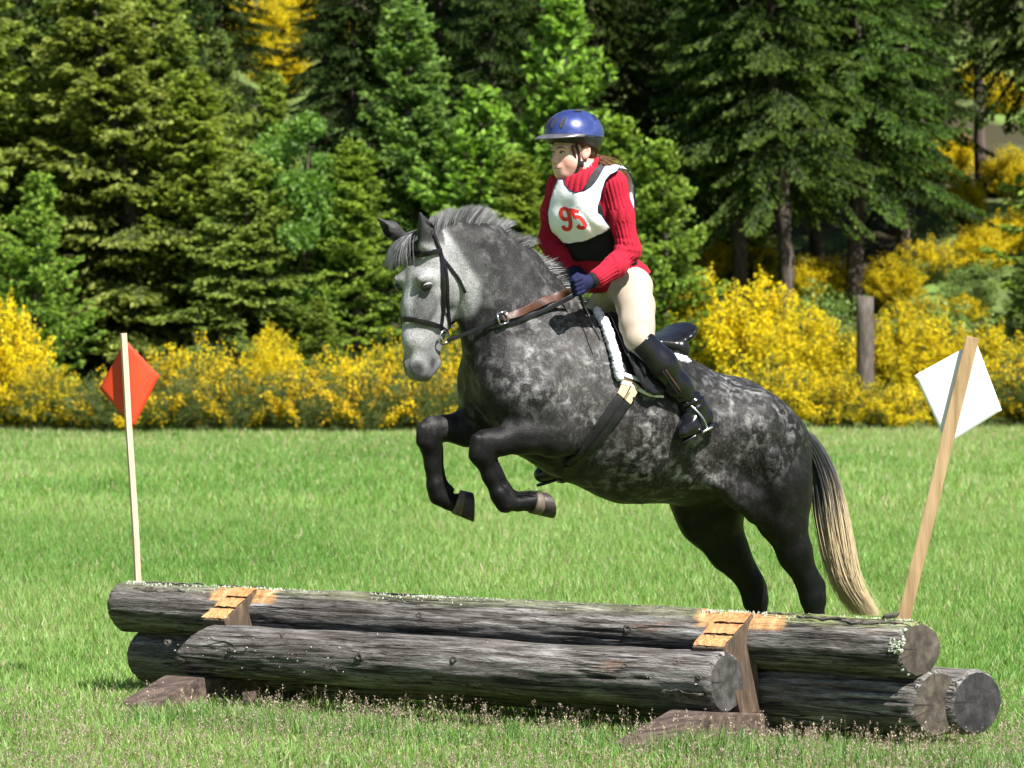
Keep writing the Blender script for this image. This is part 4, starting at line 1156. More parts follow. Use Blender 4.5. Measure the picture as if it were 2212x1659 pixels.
# far foreleg
ch([(1070, 925, -.17, 46.8, .85), (1010, 925, -.17, 37.8, .85), (962, 925, -.175, 25.2, .9), (935, 930, -.175, 24.3, 1)], .025)
ch([(932, 922, -.175, 23.4, 1), (926, 955, -.175, 23.4, 1)], .02)
ch([(926, 955, -.175, 21.6, .9), (933, 1005, -.175, 15.3, .85), (940, 1050, -.175, 16.2, .85)], .018)
ch([(940, 1048, -.175, 18.9, 1), (948, 1072, -.175, 19.8, 1)], .012); ch([(950, 1072, -.175, 17.1, 1), (968, 1086, -.175, 16.2, 1), (988, 1088, -.175, 22.5, .95)], .014)
# near hind leg
ch([(1655, 955, .15, 88, .8), (1674, 1045, .16, 76, .72), (1690, 1115, .165, 52, .75), (1715, 1190, .165, 35, .8), (1743, 1252, .165, 27, .85)], .05)
ch([(1700, 985, .13, 48, .9), (1706, 1075, .15, 42, .8)], .05)
ch([(1640, 1075, .18, 34, .9), (1690, 1130, .17, 40, .8)], .04)                 # stifle
ch([(1743, 1250, .165, 26, .85), (1754, 1290, .165, 26, .85), (1762, 1340, .165, 20, .85), (1774, 1412, .165, 18, .85)], .02)
ch([(1768, 1262, .165, 13, .8), (1715, 1165, .165, 14, .8)], .02); ch([(1768, 1262, .165, 13, .8), (1770, 1300, .165, 14, .8)], .02)
ch([(1774, 1412, .165, 22, 1), (1776, 1426, .165, 22, 1)], .01); ch([(1776, 1426, .165, 18, 1), (1764, 1462, .165, 24, 1)], .012)
# far hind leg
ch([(1590, 960, -.13, 92, .8), (1530, 1058, -.15, 92, .72), (1534, 1112, -.16, 68, .75), (1572, 1185, -.165, 42, .8), (1620, 1258, -.165, 27, .85)], .05)
ch([(1620, 1256, -.165, 27, .85), (1632, 1298, -.165, 27, .85), (1640, 1340, -.165, 21, .85), (1650, 1400, -.165, 18, .85)], .02)
ch([(1644, 1268, -.165, 13, .8), (1598, 1180, -.165, 14, .8)], .02)
ch([(1650, 1400, -.165, 22, 1), (1652, 1414, -.165, 22, 1)], .01); ch([(1652, 1414, -.165, 18, 1), (1642, 1450, -.165, 24, 1)], .012)
# dock of the tail
S.cone(hl(1672, 905), hl(1728, 975), rp(26), rp(14), .04)
# ---- head (its own, slightly turned, middle plane)
def hc(lst, k=.02): S.chain([(dl_(x, y, t), rp(r), ls) for (x, y, t, r, ls) in lst], k, DLAT)
hc([(935, 545, 0, 46, .92), (925, 600, 0, 53, .90), (909, 665, 0, 42, .82), (903, 730, 0, 34, .82), (908, 788, 0, 29, .88)], .035)
hc([(985, 600, 0, 46, .8), (962, 640, 0, 44, .75), (938, 705, 0, 28, .8), (928, 765, 0, 24, .85)], .03)
for s_ in (-1, 1):
    S.ell(dm(953, 604, .058 * s_), [DFWD, DLAT, ZU_], (.108, .044, .112), .022)          # cheek
    S.ell(dm(891, 603, .070 * s_), [DFWD, DLAT, ZU_], (.042, .022, .020), .04)          # brow
    S.cone(dm(913, 636, .080 * s_), dm(903, 684, .060 * s_), .012, .007, .025)         # facial crest
    S.ell(dm(893, 788, .027 * s_), [DFWD, DLAT, ZU_], (.034, .023, .042), .025)          # nostril wing
    S.cone(dm(903, 520, .060 * s_), dm(905, 560, .062 * s_), .030, .03, .04)             # ear base
hc([(917, 808, 0, 17, 1.3), (900, 800, 0, 22, 1.1)], .02)                                # upper lip
hc([(937, 786, 0, 15, 1.2), (929, 802, 0, 12, 1.2)], .012)                               # chin
hc([(978, 572, 0, 46, .8), (960, 560, 0, 46, .9)], .04)
for s_ in (-1, 1):
    S.ell(dm(884, 798, .052 * s_), [DFWD * .35 + ZU_, DLAT, DFWD], (.026, .020, .015), .007, True)    # nostrils
    S.ell(dm(889, 620, .098 * s_), [DFWD, DLAT, ZU_], (.027, .021, .017), .008, True)    # eye openings
S.cone(dl_(950, 754, .046), dl_(936, 800, .050), .005, .006, .006, None, 1.0, True)      # mouth line
# ears
nb, nm, ntp = dl_(918, 530, .062), dl_(921, 496, .066), dl_(905, 455, .072)
fb, fm_e, ftp = dl_(872, 518, -.062), dl_(845, 497, -.07), dl_(812, 470, -.085)
for b_, m_, t_, hv in ((nb, nm, ntp, DLAT * .55 - DFWD * .5), (fb, fm_e, ftp, DFWD * .8)):
    S.chain([(b_, .032, 1), (m_, .036, 1), (t_, .005, 1)], .014)
    hv = hv / np.linalg.norm(hv)
    S.cone(m_ * .75 + b_ * .25 + hv * .028, m_ * .35 + t_ * .65 + hv * .014, .020, .008, .006, None, 1, True)
# tendons, joints, skin folds
ch([(1066, 992, .18, 9, 1), (1084, 1030, .18, 8, 1), (1100, 1064, .18, 10, 1)], .006); ch([(948, 962, -.175, 9, 1), (952, 1010, -.175, 8, 1), (958, 1048, -.175, 10, 1)], .006)
ch([(1030, 950, .20, 15, 1), (1026, 985, .20, 14, 1)], .012); ch([(912, 925, -.16, 14, 1), (910, 955, -.16, 13, 1)], .012)
ch([(1104, 1070, .18, 11, 1), (1116, 1068, .18, 8, 1)], .01); ch([(962, 1052, -.175, 11, 1), (974, 1058, -.175, 8, 1)], .01)
ch([(1556, 1040, .235, 22, .7), (1590, 1072, .215, 20, .7), (1628, 1110, .19, 18, .7)], .05)
ch([(1215, 780, .235, 12, 1), (1165, 850, .25, 16, 1)], .06)
ch([(1665, 990, .27, 16, 1), (1690, 1080, .245, 14, 1)], .05)
# muscle hollows
S.cone(hl(1005, 640, .13), hl(1030, 740, .17), .018, .022, .03, None, 1, True)           # jugular groove
S.cone(hl(1232, 800, .30), hl(1262, 930, .30), .02, .02, .06, None, 1, True)             # behind the shoulder
S.cone(hl(1545, 930, .33), hl(1560, 1010, .31), .03, .03, .08, None, 1, True)            # flank
S.cone(hl(1105, 952, .262), hl(1200, 950, .275), .006, .006, .02, None, 1, True)         # forearm groove
S.cone(hl(1635, 960, .31), hl(1655, 1090, .28), .016, .016, .05, None, 1, True); S.cone(hl(1150, 760, .26), hl(1105, 850, .275), .018, .018, .05, None, 1, True)
S.cone(hl(1480, 830, .27), hl(1560, 880, .27), .015, .015, .05, None, 1, True)
hv, hfq = S.mesh(2)
# fine unevenness of muscle under skin
hn = normals(hv, hfq)
hv = hv + hn * (0.0035 * fbm(hv * 9.0, 2) * sstep(.0, .4, hv[:, 2]) + .0022 * fbm(hv * [26, 26, 14], 2))[:, None]

# coat colour: charcoal body with pale dapples, white-grey face, black legs
u0 = lambda x, y, s=0: hl(x, y, s)
def blob(x, y, rx, rz, s=0.0, soft=.6):
    c = hl(x, y, s); q = ((hv[:, 0] - c[0]) / rp(rx)) ** 2 + ((hv[:, 2] - c[2]) / rp(rz)) ** 2
    return sstep(1.0 + soft, 1.0 - soft, np.sqrt(q))
N = len(hv)
base = np.tile(np.array([.036, .033, .0325]), (N, 1)); dap = np.full(N, .22)
def paint(w, c):
    global base
    w = np.clip(w, 0, 1); base = base * (1 - w[:, None]) + np.array(c) * w[:, None]
n1 = fbm(hv * 6, 3); n2 = fbm(hv * 13 + 5, 3)
paint(blob(1160, 830, 150, 150) * .9, (.095, .089, .088)); paint(blob(1190, 790, 90, 110) * (.55 + .5 * n1), (.20, .19, .188))
paint(blob(1210, 900, 60, 60) * .6, (.13, .118, .112))
paint(blob(1360, 960, 170, 100) * (.5 + .4 * n1), (.092, .082, .078))
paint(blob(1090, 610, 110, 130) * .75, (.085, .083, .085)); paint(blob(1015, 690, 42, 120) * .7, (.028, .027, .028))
paint(blob(1555, 870, 90, 70) * .5, (.085, .08, .08))
dap = np.maximum(dap, .9 * blob(1190, 800, 170, 170)); dap = np.maximum(dap, .8 * blob(1380, 970, 200, 110)); dap = np.maximum(dap, .8 * blob(1565, 900, 120, 130))
low_ = np.clip(blob(1700, 1150, 150, 170) + blob(1560, 1180, 190, 120), 0, 1); paint(low_ * .95, (.013, .012, .0125)); dap *= 1 - .75 * low_
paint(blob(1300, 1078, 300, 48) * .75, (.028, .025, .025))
fl = np.clip(blob(1070, 1010, 190, 105, .18, .35) * sstep(hl(1200, 900)[2], hl(1200, 950)[2], hv[:, 2]), 0, 1)
paint(fl * .95, (.013, .0128, .014)); dap *= 1 - .93 * fl
nearleg = blob(1140, 925, 120, 60, .18) * sstep(.06, .14, hv[:, 1]); paint(nearleg * .6, (.040, .038, .041)); dap *= 1 - .6 * nearleg
hnd = sstep(hl(0, 1180)[2], hl(0, 1260)[2], hv[:, 2]) * (hv[:, 0] < hl(1400, 900)[0]); paint(hnd * .95, (.010, .0098, .0108)); dap *= 1 - hnd
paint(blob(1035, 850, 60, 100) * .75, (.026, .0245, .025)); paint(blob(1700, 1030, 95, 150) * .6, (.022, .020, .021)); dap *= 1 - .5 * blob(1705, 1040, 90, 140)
# head: pale face and cheek, the neck behind stays dark
hq = hv - dl_(905, 560, 0); tl = hq @ DLAT; fwd = hq @ DFWD; up_ = hq[:, 2]
# distance behind the line poll - cheek edge (head frame, metres)
edge = np.interp(up_, [-.60, -.53, -.30, -.22, -.17, -.10, -.03, .04, .12], [-.04, -.10, -.150, -.185, -.20, -.20, -.165, -.13, -.09])
hd = sstep(-.020, .016, fwd - edge + .012 * n1) * sstep(-.565, -.54, up_)
hd = hd * (hv[:, 0] > hl(1050, 600)[0])
paint(hd, (.40, .40, .405)); dap *= 1 - .8 * hd
halo = np.exp(-(np.clip(edge - fwd, 0, 1) / .06) ** 2) * (1 - hd) * sstep(-.20, -.05, up_) * sstep(.16, .05, up_) * (hv[:, 0] > hl(1080, 600)[0])
paint(halo * (.55 + .3 * n1), (.36, .36, .365))
sd = hd * np.exp(-((up_ + .205) / .07) ** 2) * np.exp(-((fwd - .030) / .045) ** 2) * sstep(.015, .04, np.abs(tl))
paint(np.clip(sd * (2.2 + 1.0 * n2), 0, 1) * .92, (.060, .060, .063))
sd2 = hd * np.exp(-((up_ + .10) / .05) ** 2) * np.exp(-((fwd - .055) / .03) ** 2) * sstep(.03, .06, np.abs(tl)); paint(sd2 * .5, (.12, .12, .125))
paint(hd * sstep(-.03, -.10, fwd) * np.exp(-((up_ + .2) / .12) ** 2) * (.45 + .4 * n2), (.20, .20, .205))
eyed = np.zeros(N)
for s_ in (-1, 1):
    c = dm(890, 620, .086 * s_); eyed = np.maximum(eyed, sstep(.040, .016, np.linalg.norm((hv - c) * [1, 1, 1.3], axis=1)))
paint(eyed * .85, (.035, .035, .037))
mz = sstep(-.28, -.46, up_) * hd; paint(mz * (.75 + .3 * n2), (.10, .10, .107)); paint(hd * np.clip(.25 + .7 * n2, 0, 1) * .45, (.20, .20, .205)); paint(hd * np.exp(-((up_ - .0) / .05) ** 2) * .35, (.16, .16, .165))
for s_ in (-1, 1):
    c = dm(882, 797, .060 * s_); paint(sstep(.055, .018, np.linalg.norm(hv - c, axis=1)) * .95, (.012, .0115, .0125))
    c = dm(918, 784, .04 * s_); paint(sstep(.035, .01, np.linalg.norm(hv - c, axis=1)) * .7, (.03, .029, .03))
up_ear = sstep(hl(0, 530)[2], hl(0, 508)[2], hv[:, 2]) * (hv[:, 0] > hl(948, 520)[0]); paint(up_ear * .95, (.026, .025, .027))
base = base * ((1 + .20 * n1) * (.30 + .50 * hd))[:, None]; dap = np.clip(dap, 0, 1)
m, nt, p = new_mat('dapple_grey_coat')
co = coords(nt, (1, 1, 1))
vc = attr(nt, 'Col'); dp = attr(nt, 'dapple', 2)
n_a = noise(nt, 23, 5, .62, co, .35); n_b = noise(nt, 230, 3, .6, coords(nt, (1, 1, .5))); n_c = noise(nt, 6, 3, .5, co)
spots = ramp(nt, n_a, [(.47, (0, 0, 0)), (.56, (.40, .40, .40)), (.68, (1, 1, 1))])
gate = ramp(nt, n_c, [(.36, (.15, .15, .15)), (.6, (1, 1, 1))])
n_d = noise(nt, 95, 4, .7, coords(nt, (1, 1, .6)))
speck = ramp(nt, n_d, [(.52, (0, 0, 0)), (.70, (1, 1, 1))])
w = math_n(nt, 'MULTIPLY', math_n(nt, 'MAXIMUM', math_n(nt, 'MULTIPLY', spots, gate), math_n(nt, 'MULTIPLY', speck, .28)), dp)
c = mixc(nt, math_n(nt, 'MULTIPLY', w, .9), vc, (.35, .342, .338))
c = mixc(nt, 1.0, c, ramp(nt, n_b, [(.25, (.5, .49, .48)), (.5, (1, 1, 1)), (.76, (1.6, 1.6, 1.6))]), 'MULTIPLY')
nt.links.new(c, p.inputs['Base Color']); p.inputs['Roughness'].default_value = .46; p.inputs['Specular IOR Level'].default_value = .16
p.inputs['Sheen Weight'].default_value = 0.0
bump(nt, p, math_n(nt, 'ADD', n_b, math_n(nt, 'MULTIPLY', n_a, .6)), .0035, .55)
COAT = m
horse = empty('horse', tuple(hw(1700, 1500, 0) * [1, 1, 0]))
HO = np.array(horse.location)
body = obj('body', mesh_np('body', toW(hv) - HO, hfq, COAT, True, base, {'dapple': dap}), horse)
tag(horse, 'dapple grey horse with black legs leaping over the log jump', 'horse')
# eyes
EYE = simple('horse_eye', (.006, .004, .003), (.02, .012, .008), 30, .06, 0, .6)
LID = simple('eyelid', (.20, .20, .205), (.32, .32, .325), 80, .5, .001)
for s_ in (-1, 1):
    c = toW(dm(893, 620, .078 * s_)[None])[0] - HO
    mb = MB(); n = 12
    for i in range(7):
        a = math.pi * i / 6
        for k in range(n):
            q = 6.283 * k / n; mb.v.append(tuple(c + .0225 * (DF * math.sin(a) * math.cos(q) + np.array([0, 0, 1]) * math.sin(a) * math.sin(q) * .85 + DL * math.cos(a))))
    mb.f = [(i * n + k, i * n + (k + 1) % n, (i + 1) * n + (k + 1) % n, (i + 1) * n + k) for i in range(6) for k in range(n)]
    eye = mb.build('eye', EYE, horse)
    l = [c + DL * s_ * .0165 * math.cos(a * .9) + DF * .027 * math.sin(a) + np.array([0, 0, .013 * math.cos(a) + .001]) for a in np.linspace(-1.3, 1.3, 9)]
    MB().tube(l, [.002, .0035, .0045, .0052, .0056, .0052, .0045, .0035, .002], 8).build('eyelid', LID, eye)
# hooves
HOOF = simple('hoof_horn', (.014, .011, .010), (.055, .042, .035), 1, .5, .003, .4, (10, 10, 60))
HOOFP = simple('hoof_pale_horn', (.07, .052, .040), (.17, .13, .10), 1, .55, .003, .4, (60, 60, 10))
def hoof(c0, c1, r0, r1, toe, s):
    """coronet c0 to sole c1, widening; toe = direction the toe points"""
    A, B = c0, c1; ax = (B - A) / np.linalg.norm(B - A); toe = toe - ax * np.dot(toe, ax); toe /= np.linalg.norm(toe); sd = np.cross(ax, toe)
    e = empty('hoof', tuple(A - HO)); e.parent = horse
    def rings(ts, grow):
        mb = MB(); n = 20
        for t in ts:
            r = r0 + (r1 - r0) * t
            for k in range(n):
                q = 6.283 * k / n; ct = math.cos(q); rr = r * (1.0 if ct > -.2 else 1.0 + .25 * (ct + .2))
                ln = t * (1.0 + (.32 * ct if ct > 0 else .30 * ct))
                mb.v.append(tuple((B - A) * ln + toe * ct * rr + sd * math.sin(q) * rr * .95 + grow * 0))
        m_ = len(ts)
        mb.f = [(i * n + k, i * n + (k + 1) % n, (i + 1) * n + (k + 1) % n, (i + 1) * n + k) for i in range(m_ - 1) for k in range(n)]
        mb.f += [tuple(range(n))[::-1], tuple((m_ - 1) * n + k for k in range(n))]
        return mb
    rings([-.12, .0, .16, .34], 0).build('coronet_horn', HOOFP, e)
    rings([.342, .6, .9, 1.0], 0).build('hoof_wall', HOOF, e, bevel=.002)
W = lambda x, y, s: hw(x, y, s)
hoof(W(1154, 1084, .18), W(1187, 1089, .18), rp(26), rp(29), np.array([.1, 0, -1.0]), 1)
hoof(W(990, 1082, -.175), W(1023, 1092, -.175) + np.array([0, -.03, 0]), rp(30), rp(33), np.array([.1, -.1, -1.0]), 1)
hoof(W(1764, 1462, .165), W(1756, 1500, .165) * [1, 1, 0] + [0, 0, .012], rp(25), rp(31), HF, 1)
hoof(W(1642, 1450, -.165), W(1636, 1490, -.165) * [1, 1, 0] + [0, 0, .012], rp(25), rp(31), HF, 1)

# ---- hair: strands as thin tapering ribbons
def strands(name, roots, dirs, lens, width, cols, bend, rng, seg=6, grav=0.0):
    n = len(roots); v, c = [], []
    roots = np.asarray(roots); d = np.asarray(dirs); d = d / np.linalg.norm(d, axis=1, keepdims=True); L = np.asarray(lens)[:, None]
    sv = np.cross(d, rng.normal(size=(n, 3))); sv /= np.linalg.norm(sv, axis=1, keepdims=True)
    bd = np.asarray(bend); V = np.zeros((n, seg + 1, 2, 3)); C = np.zeros((n, seg + 1, 2, 3))
    for i in range(seg + 1):
        t = i / seg; q = roots + d * L * t + bd * L * t * t + np.array([0, 0, -grav]) * L * t * t
        w = width * (1 - t) ** .6 * .5 + .0002
        V[:, i, 0] = q - sv * w; V[:, i, 1] = q + sv * w; C[:, i, :] = np.asarray(cols)[0][:, None] * (1 - t) + np.asarray(cols)[1][:, None] * t
    b = (np.arange(n) * (seg + 1) * 2)[:, None]; F = []
    for i in range(seg): F.append(b + np.array([[i * 2, i * 2 + 1, i * 2 + 3, i * 2 + 2]]))
    return V.reshape(-1, 3), np.concatenate(F), C.reshape(-1, 3)
HAIR = leaf_mat('horse_hair', rough=.42, trans=.12, tint=(1, 1, 1), vary=.1, spec=.35)
rg = np.random.default_rng(31)
def interp(pts, t): P = spline(pts, 60); return P[np.clip((t * 59).astype(int), 0, 59)] + (P[np.clip((t * 59).astype(int) + 1, 0, 59)] - P[np.clip((t * 59).astype(int), 0, 59)]) * ((t * 59) % 1)[:, None]
n = 9000; t = rg.random(n)
crest = [W(930, 498, 0), W(985, 490, 0), W(1050, 505, 0), W(1110, 550, 0), W(1160, 596, 0), W(1205, 650, 0)]
R0 = interp(crest, t) + HL * (rg.normal(size=n) * .013)[:, None] + np.array([0, 0, -.018])
tuft = vnoise(np.stack([t * 26, t * 0, t * 0 + 5], 1))
ln = (.075 + .030 * sstep(.05, .3, t) + .012 * sstep(.6, .9, t) + .022 * tuft) * rg.uniform(.75, 1.1, n)
tan = interp(crest, np.clip(t + .03, 0, 1)) - interp(crest, np.clip(t - .03, 0, 1)); tan /= np.linalg.norm(tan, axis=1, keepdims=True)
nrm = np.cross(tan, np.tile(HL, (n, 1))); nrm *= np.sign(nrm[:, 2:3])
dr_ = nrm + tan * (.05 + .30 * tuft + .3 * sstep(.5, .95, t))[:, None] + rg.normal(size=(n, 3)) * .06 + HL * (.10 * vnoise(np.stack([t * 14, t * 0, t * 0 + 9], 1)))[:, None]
g = np.clip(.5 + .6 * vnoise(np.stack([t * 60, t * 0, t * 0 + 2], 1)) + .3 * rg.normal(size=n), 0, 1)[:, None]
c0 = np.array([.035, .035, .037]) * (1 - g) + np.array([.24, .24, .245]) * g; c1 = c0 * 1.5 + .05
v, f, c = strands('mane', R0 - HO, dr_, ln, .0021, (c0, c1), tan * .25 + HL * .10, rg, 5)
obj('mane', mesh_np('mane', v, f, HAIR, True, c), horse)
# forelock, blown over the forehead
n = 2600; t = rg.random(n); b_ = rg.random(n)
R0 = toW(np.array([dl_(905 - 22 * a, 500 + 12 * a, .05 * (b - .55)) for a, b in zip(t, b_)])) + np.array([0, 0, .006])
dr_ = np.tile(DF * .62 + np.array([0, 0, -.18]), (n, 1)) - DL[None] * (.42 + .22 * rg.normal(size=n))[:, None] + rg.normal(size=(n, 3)) * .06
g = np.clip(.5 + .5 * vnoise(np.stack([t * 12, b_ * 12, t * 0], 1)) + .2 * rg.normal(size=n), 0, 1)[:, None]; c0 = np.array([.05, .05, .054]) * (1 - g) + np.array([.27, .27, .28]) * g
v, f, c = strands('forelock', R0 - HO, dr_, rg.uniform(.08, .165, n), .0026, (c0, c0 * 1.2), np.tile(-DF * .42 - DL * .02, (n, 1)), rg, 7, grav=.62)
obj('forelock', mesh_np('forelock', v, f, HAIR, True, c), horse)
# tail
n = 4300
mid = [W(1690, 898, 0), W(1745, 950, 0), W(1780, 1030, 0), W(1795, 1110, 0), W(1810, 1190, 0), W(1828, 1260, 0), W(1868, 1325, 0)]
hwid = [.014, .048, .058, .062, .055, .048, .055]
K = 15; P = spline(mid, K); wv = np.interp(np.linspace(0, 6, K), np.arange(7), hwid)
a = rg.uniform(0, 6.283, n); rr = np.sqrt(rg.random(n)) ; top_t = rg.random(n) * .30; end_t = np.clip(1.02 - .38 * rg.random(n) ** 2.2, .5, 1.03)
SIDE = np.array([1.0, .0, 0]); DEP = HL
V = np.zeros((n, K, 2, 3)); C = np.zeros((n, K, 2, 3)); wob = rg.normal(size=(n, 2)) * .012
sh = rg.uniform(.8, 1.2, n)[:, None]; ph = rg.uniform(0, 6.28, n); lockn = vnoise(np.stack([np.cos(a) * rr * 4, np.sin(a) * rr * 4, a * 0], 1))
for i in range(K):
    s_ = top_t + (end_t - top_t) * i / (K - 1); x = np.clip(s_, 0, 1) * (K - 1); i0 = np.clip(x.astype(int), 0, K - 2); fr = (x - i0)[:, None]
    q = P[i0] * (1 - fr) + P[i0 + 1] * fr; w_ = (wv[i0] * (1 - fr[:, 0]) + wv[i0 + 1] * fr[:, 0])
    q = q + SIDE * (np.cos(a) * rr * w_)[:, None] + DEP * (np.sin(a) * rr * w_ * .75)[:, None]
    q = q + (SIDE * wob[:, :1] + DEP * wob[:, 1:]) * (i / (K - 1)) + SIDE * (.010 * np.sin(ph * .3 + s_ * 7 + lockn * 3) * s_)[:, None] * 1.0
    q = q + np.clip(s_ - 1, 0, 1)[:, None] * (P[-1] - P[-2]) * 8
    wd = .0034 * (1 - (i / (K - 1)) ** 3) + .0004
    sv = np.array([math.cos(.5), math.sin(.5), 0])
    V[:, i, 0] = q - sv * wd / 2; V[:, i, 1] = q + sv * wd / 2
    k1 = sstep(.36, .60, s_ + .07 * rg.normal(size=n) + .06 * np.cos(a) * rr)[:, None]
    dark = np.array([.045, .046, .049]) * sh * (1 + .7 * (lockn > .1))[:, None]; pale = np.array([.66, .52, .33]) * sh * (1 - .28 * sstep(.55, .9, s_) * (lockn < 0))[:, None]
    C[:, i, 0] = C[:, i, 1] = dark * (1 - k1) + pale * k1
b = (np.arange(n) * K * 2)[:, None]
f = np.concatenate([b + np.array([[i * 2, i * 2 + 1, i * 2 + 3, i * 2 + 2]]) for i in range(K - 1)])
obj('tail', mesh_np('tail', V.reshape(-1, 3) - HO, f, HAIR, True, C.reshape(-1, 3)), horse)
# feathers on the near fetlock
n = 260; R0 = np.array([W(1128 + 12 * rg.normal(), 1070 + 4 * rg.normal(), .18 + .012 * rg.normal()) for _ in range(n)])
dr_ = np.array([.9, 0, .12]) + rg.normal(size=(n, 3)) * .15
c0 = np.tile(np.array([.015, .0145, .016]), (n, 1))
v, f, c = strands('fetlock_hair', R0 - HO, dr_, rg.uniform(.03, .055, n), .0026, (c0, c0), np.array([.2, 0, -.1]) + 0 * dr_, rg, 4)
obj('fetlock_hair', mesh_np('fetlock_hair', v, f, HAIR, True, c), horse)

HTREE = bvh(toW(hv), hfq)
# ------------------------------------------------------------------ bridle, saddle, girth
LEATH = simple('black_leather', (.004, .004, .005), (.011, .011, .013), 30, .30, .002, .35)
BROWN = simple('brown_rein_leather', (.030, .011, .007), (.105, .044, .030), 1, .42, .003, .5, (14, 14, 14))
STEEL = simple('polished_steel', (.60, .60, .62), (.78, .78, .80), 20, .18, 0, .5, metal=1.0)
FLEECE = simple('white_fleece', (.66, .66, .74), (.86, .86, .90), 90, .95, .012, .1)
WEB = simple('tan_elastic', (.46, .34, .20), (.62, .49, .31), 1, .8, .002, .2, (90, 90, 8))
GIRTH = simple('black_girth', (.006, .006, .0065), (.017, .0165, .0165), 25, .5, .003, .25)
WHITEWEB = simple('white_webbing', (.62, .62, .66), (.76, .76, .80), 90, .8, .001, .2)
def on_horse(pts, off=.006):
    P, Nn = [], []
    for x, y in pts:
        p, n = cast(HTREE, x, y, off)
        if p is None: continue
        P.append(p); Nn.append(n)
    return P, Nn
def mirror_head(p): q = np.array(p); return q - 2 * np.dot(q - HQ, DL) * DL
def dense(pts, n): return [tuple(q) for q in spline(pts, n)]
bridle = empty('bridle', tuple(plane(960, 730, .06, HQ, DL)))
BO = np.array(bridle.location)
tag(bridle, 'black leather bridle with brown reins on the grey horse head', 'bridle')
def both(name, near, width, off=.007, thick=.006, bridge=None, mat=LEATH, n=16, mirror=True):
    P, Nn = on_horse(dense(near, n), off)
    o = strap(name, P, Nn, width, mat, bridle, BO, thick)
    if mirror:
        MP = [mirror_head(p) for p in P]; MN = [q - 2 * np.dot(q, DL) * DL for q in Nn]; strap(name, MP, MN, width, mat, bridle, BO, thick)
    return o
both('browband', [(951, 543), (935, 544), (915, 547), (895, 550), (884, 551), (877, 552)], .021, .010, .008)
both('cheekpiece', [(948, 540), (953, 570), (955, 610), (956, 650), (953, 690), (951, 703)], .016)
both('noseband', [(952, 707), (935, 701), (912, 694), (893, 690), (878, 689)], .021, .009, .008)
both('noseband', [(880, 689), (867, 690)], .021, .009, .008, n=4, mirror=False)
both('headpiece', [(933, 506), (941, 524), (949, 543)], .020, .008)
both('bit_cheekpiece', [(950, 545), (961, 580), (965, 620), (966, 660), (969, 700), (968, 718)], .013)
both('throat_lash', [(953, 556), (972, 580), (992, 606), (1006, 632)], .012, .006)
both('noseband_back', [(952, 708), (962, 716)], .018, .008, n=5)
# bit rings: a torus standing off the cheek
for mir in (False, True):
    c, nn = cast(HTREE, 946, 728, .012); c = at_depth(959, 729, c[1]); u = np.cross(nn, (0, 0, 1.0)); u /= np.linalg.norm(u); w = np.cross(u, nn)
    ring = [c + (u * math.cos(a) + w * math.sin(a)) * .030 for a in np.linspace(0, 6.283, 25)]
    if mir: ring = [mirror_head(p) for p in ring]
    MB().tube([p - BO for p in ring], .0045, 8, caps=False).build('bit_ring', STEEL, bridle)
# reins
def rein_pts(px, base_s):
    out = []
    for (x, y, s_) in px: out.append(hw(x, y, s_))
    return out
c, nn = cast(HTREE, 946, 735, .016); c = at_depth(966, 736, c[1])
hand_rein = hw(1240, 628, .17)
def neck_pt(x, y, off):
    p, n = cast(HTREE, x, y, off); return p
A = [c, (c * .55 + neck_pt(1045, 706, .02) * .45), neck_pt(1045, 705, .02), neck_pt(1085, 688, .02)]
Bp = [neck_pt(1085, 688, .02), neck_pt(1120, 676, .022), neck_pt(1165, 655, .022), neck_pt(1200, 644, .03), hand_rein]
facing = np.array([.25, -.95, .12])
Ps = spline(A, 16); strap('rein', Ps, [facing] * 16, .016, LEATH, bridle, BO, .004)
Ps = spline(Bp, 20); wv_ = [.032] * 8 + [.036] * 6 + [.033] * 6
wave = [facing + np.array([0, 0, .5 * math.sin(i * .7)]) for i in range(20)]
strap('rein', Ps, wave, wv_, BROWN, bridle, BO, .005)
under = [neck_pt(1050, 707, .012), neck_pt(1110, 694, .012), neck_pt(1180, 668, .012), hand_rein + np.array([0, 0, -.02])]
strap('rein', spline(under, 14), [facing] * 14, .022, LEATH, bridle, BO, .004)
b0 = Ps[0]; t = Ps[2] - Ps[0]; t /= np.linalg.norm(t); up = np.cross(np.cross(t, facing), t); up = np.array([0, 0, 1.0]) - t * t[2]; up /= np.linalg.norm(up)
fr = [b0 + t * .020 * a + up * .024 * b - BO + np.array([.05, -.95, 0]) * .008 for a, b in ((-1, -1), (1, -1), (1, 1), (-1, 1), (-1, -1))]
bk = MB()
for q, r in zip(fr[:-1], fr[1:]): bk.tube([q, r], .0036, 8)
bk.build('buckle', STEEL, bridle)
far = [mirror_head(c), hw(985, 690, -.16), hw(1080, 640, -.16), hw(1210, 600, -.12)]
strap('rein', spline(far, 16), [-facing] * 16, .02, LEATH, bridle, BO, .004)

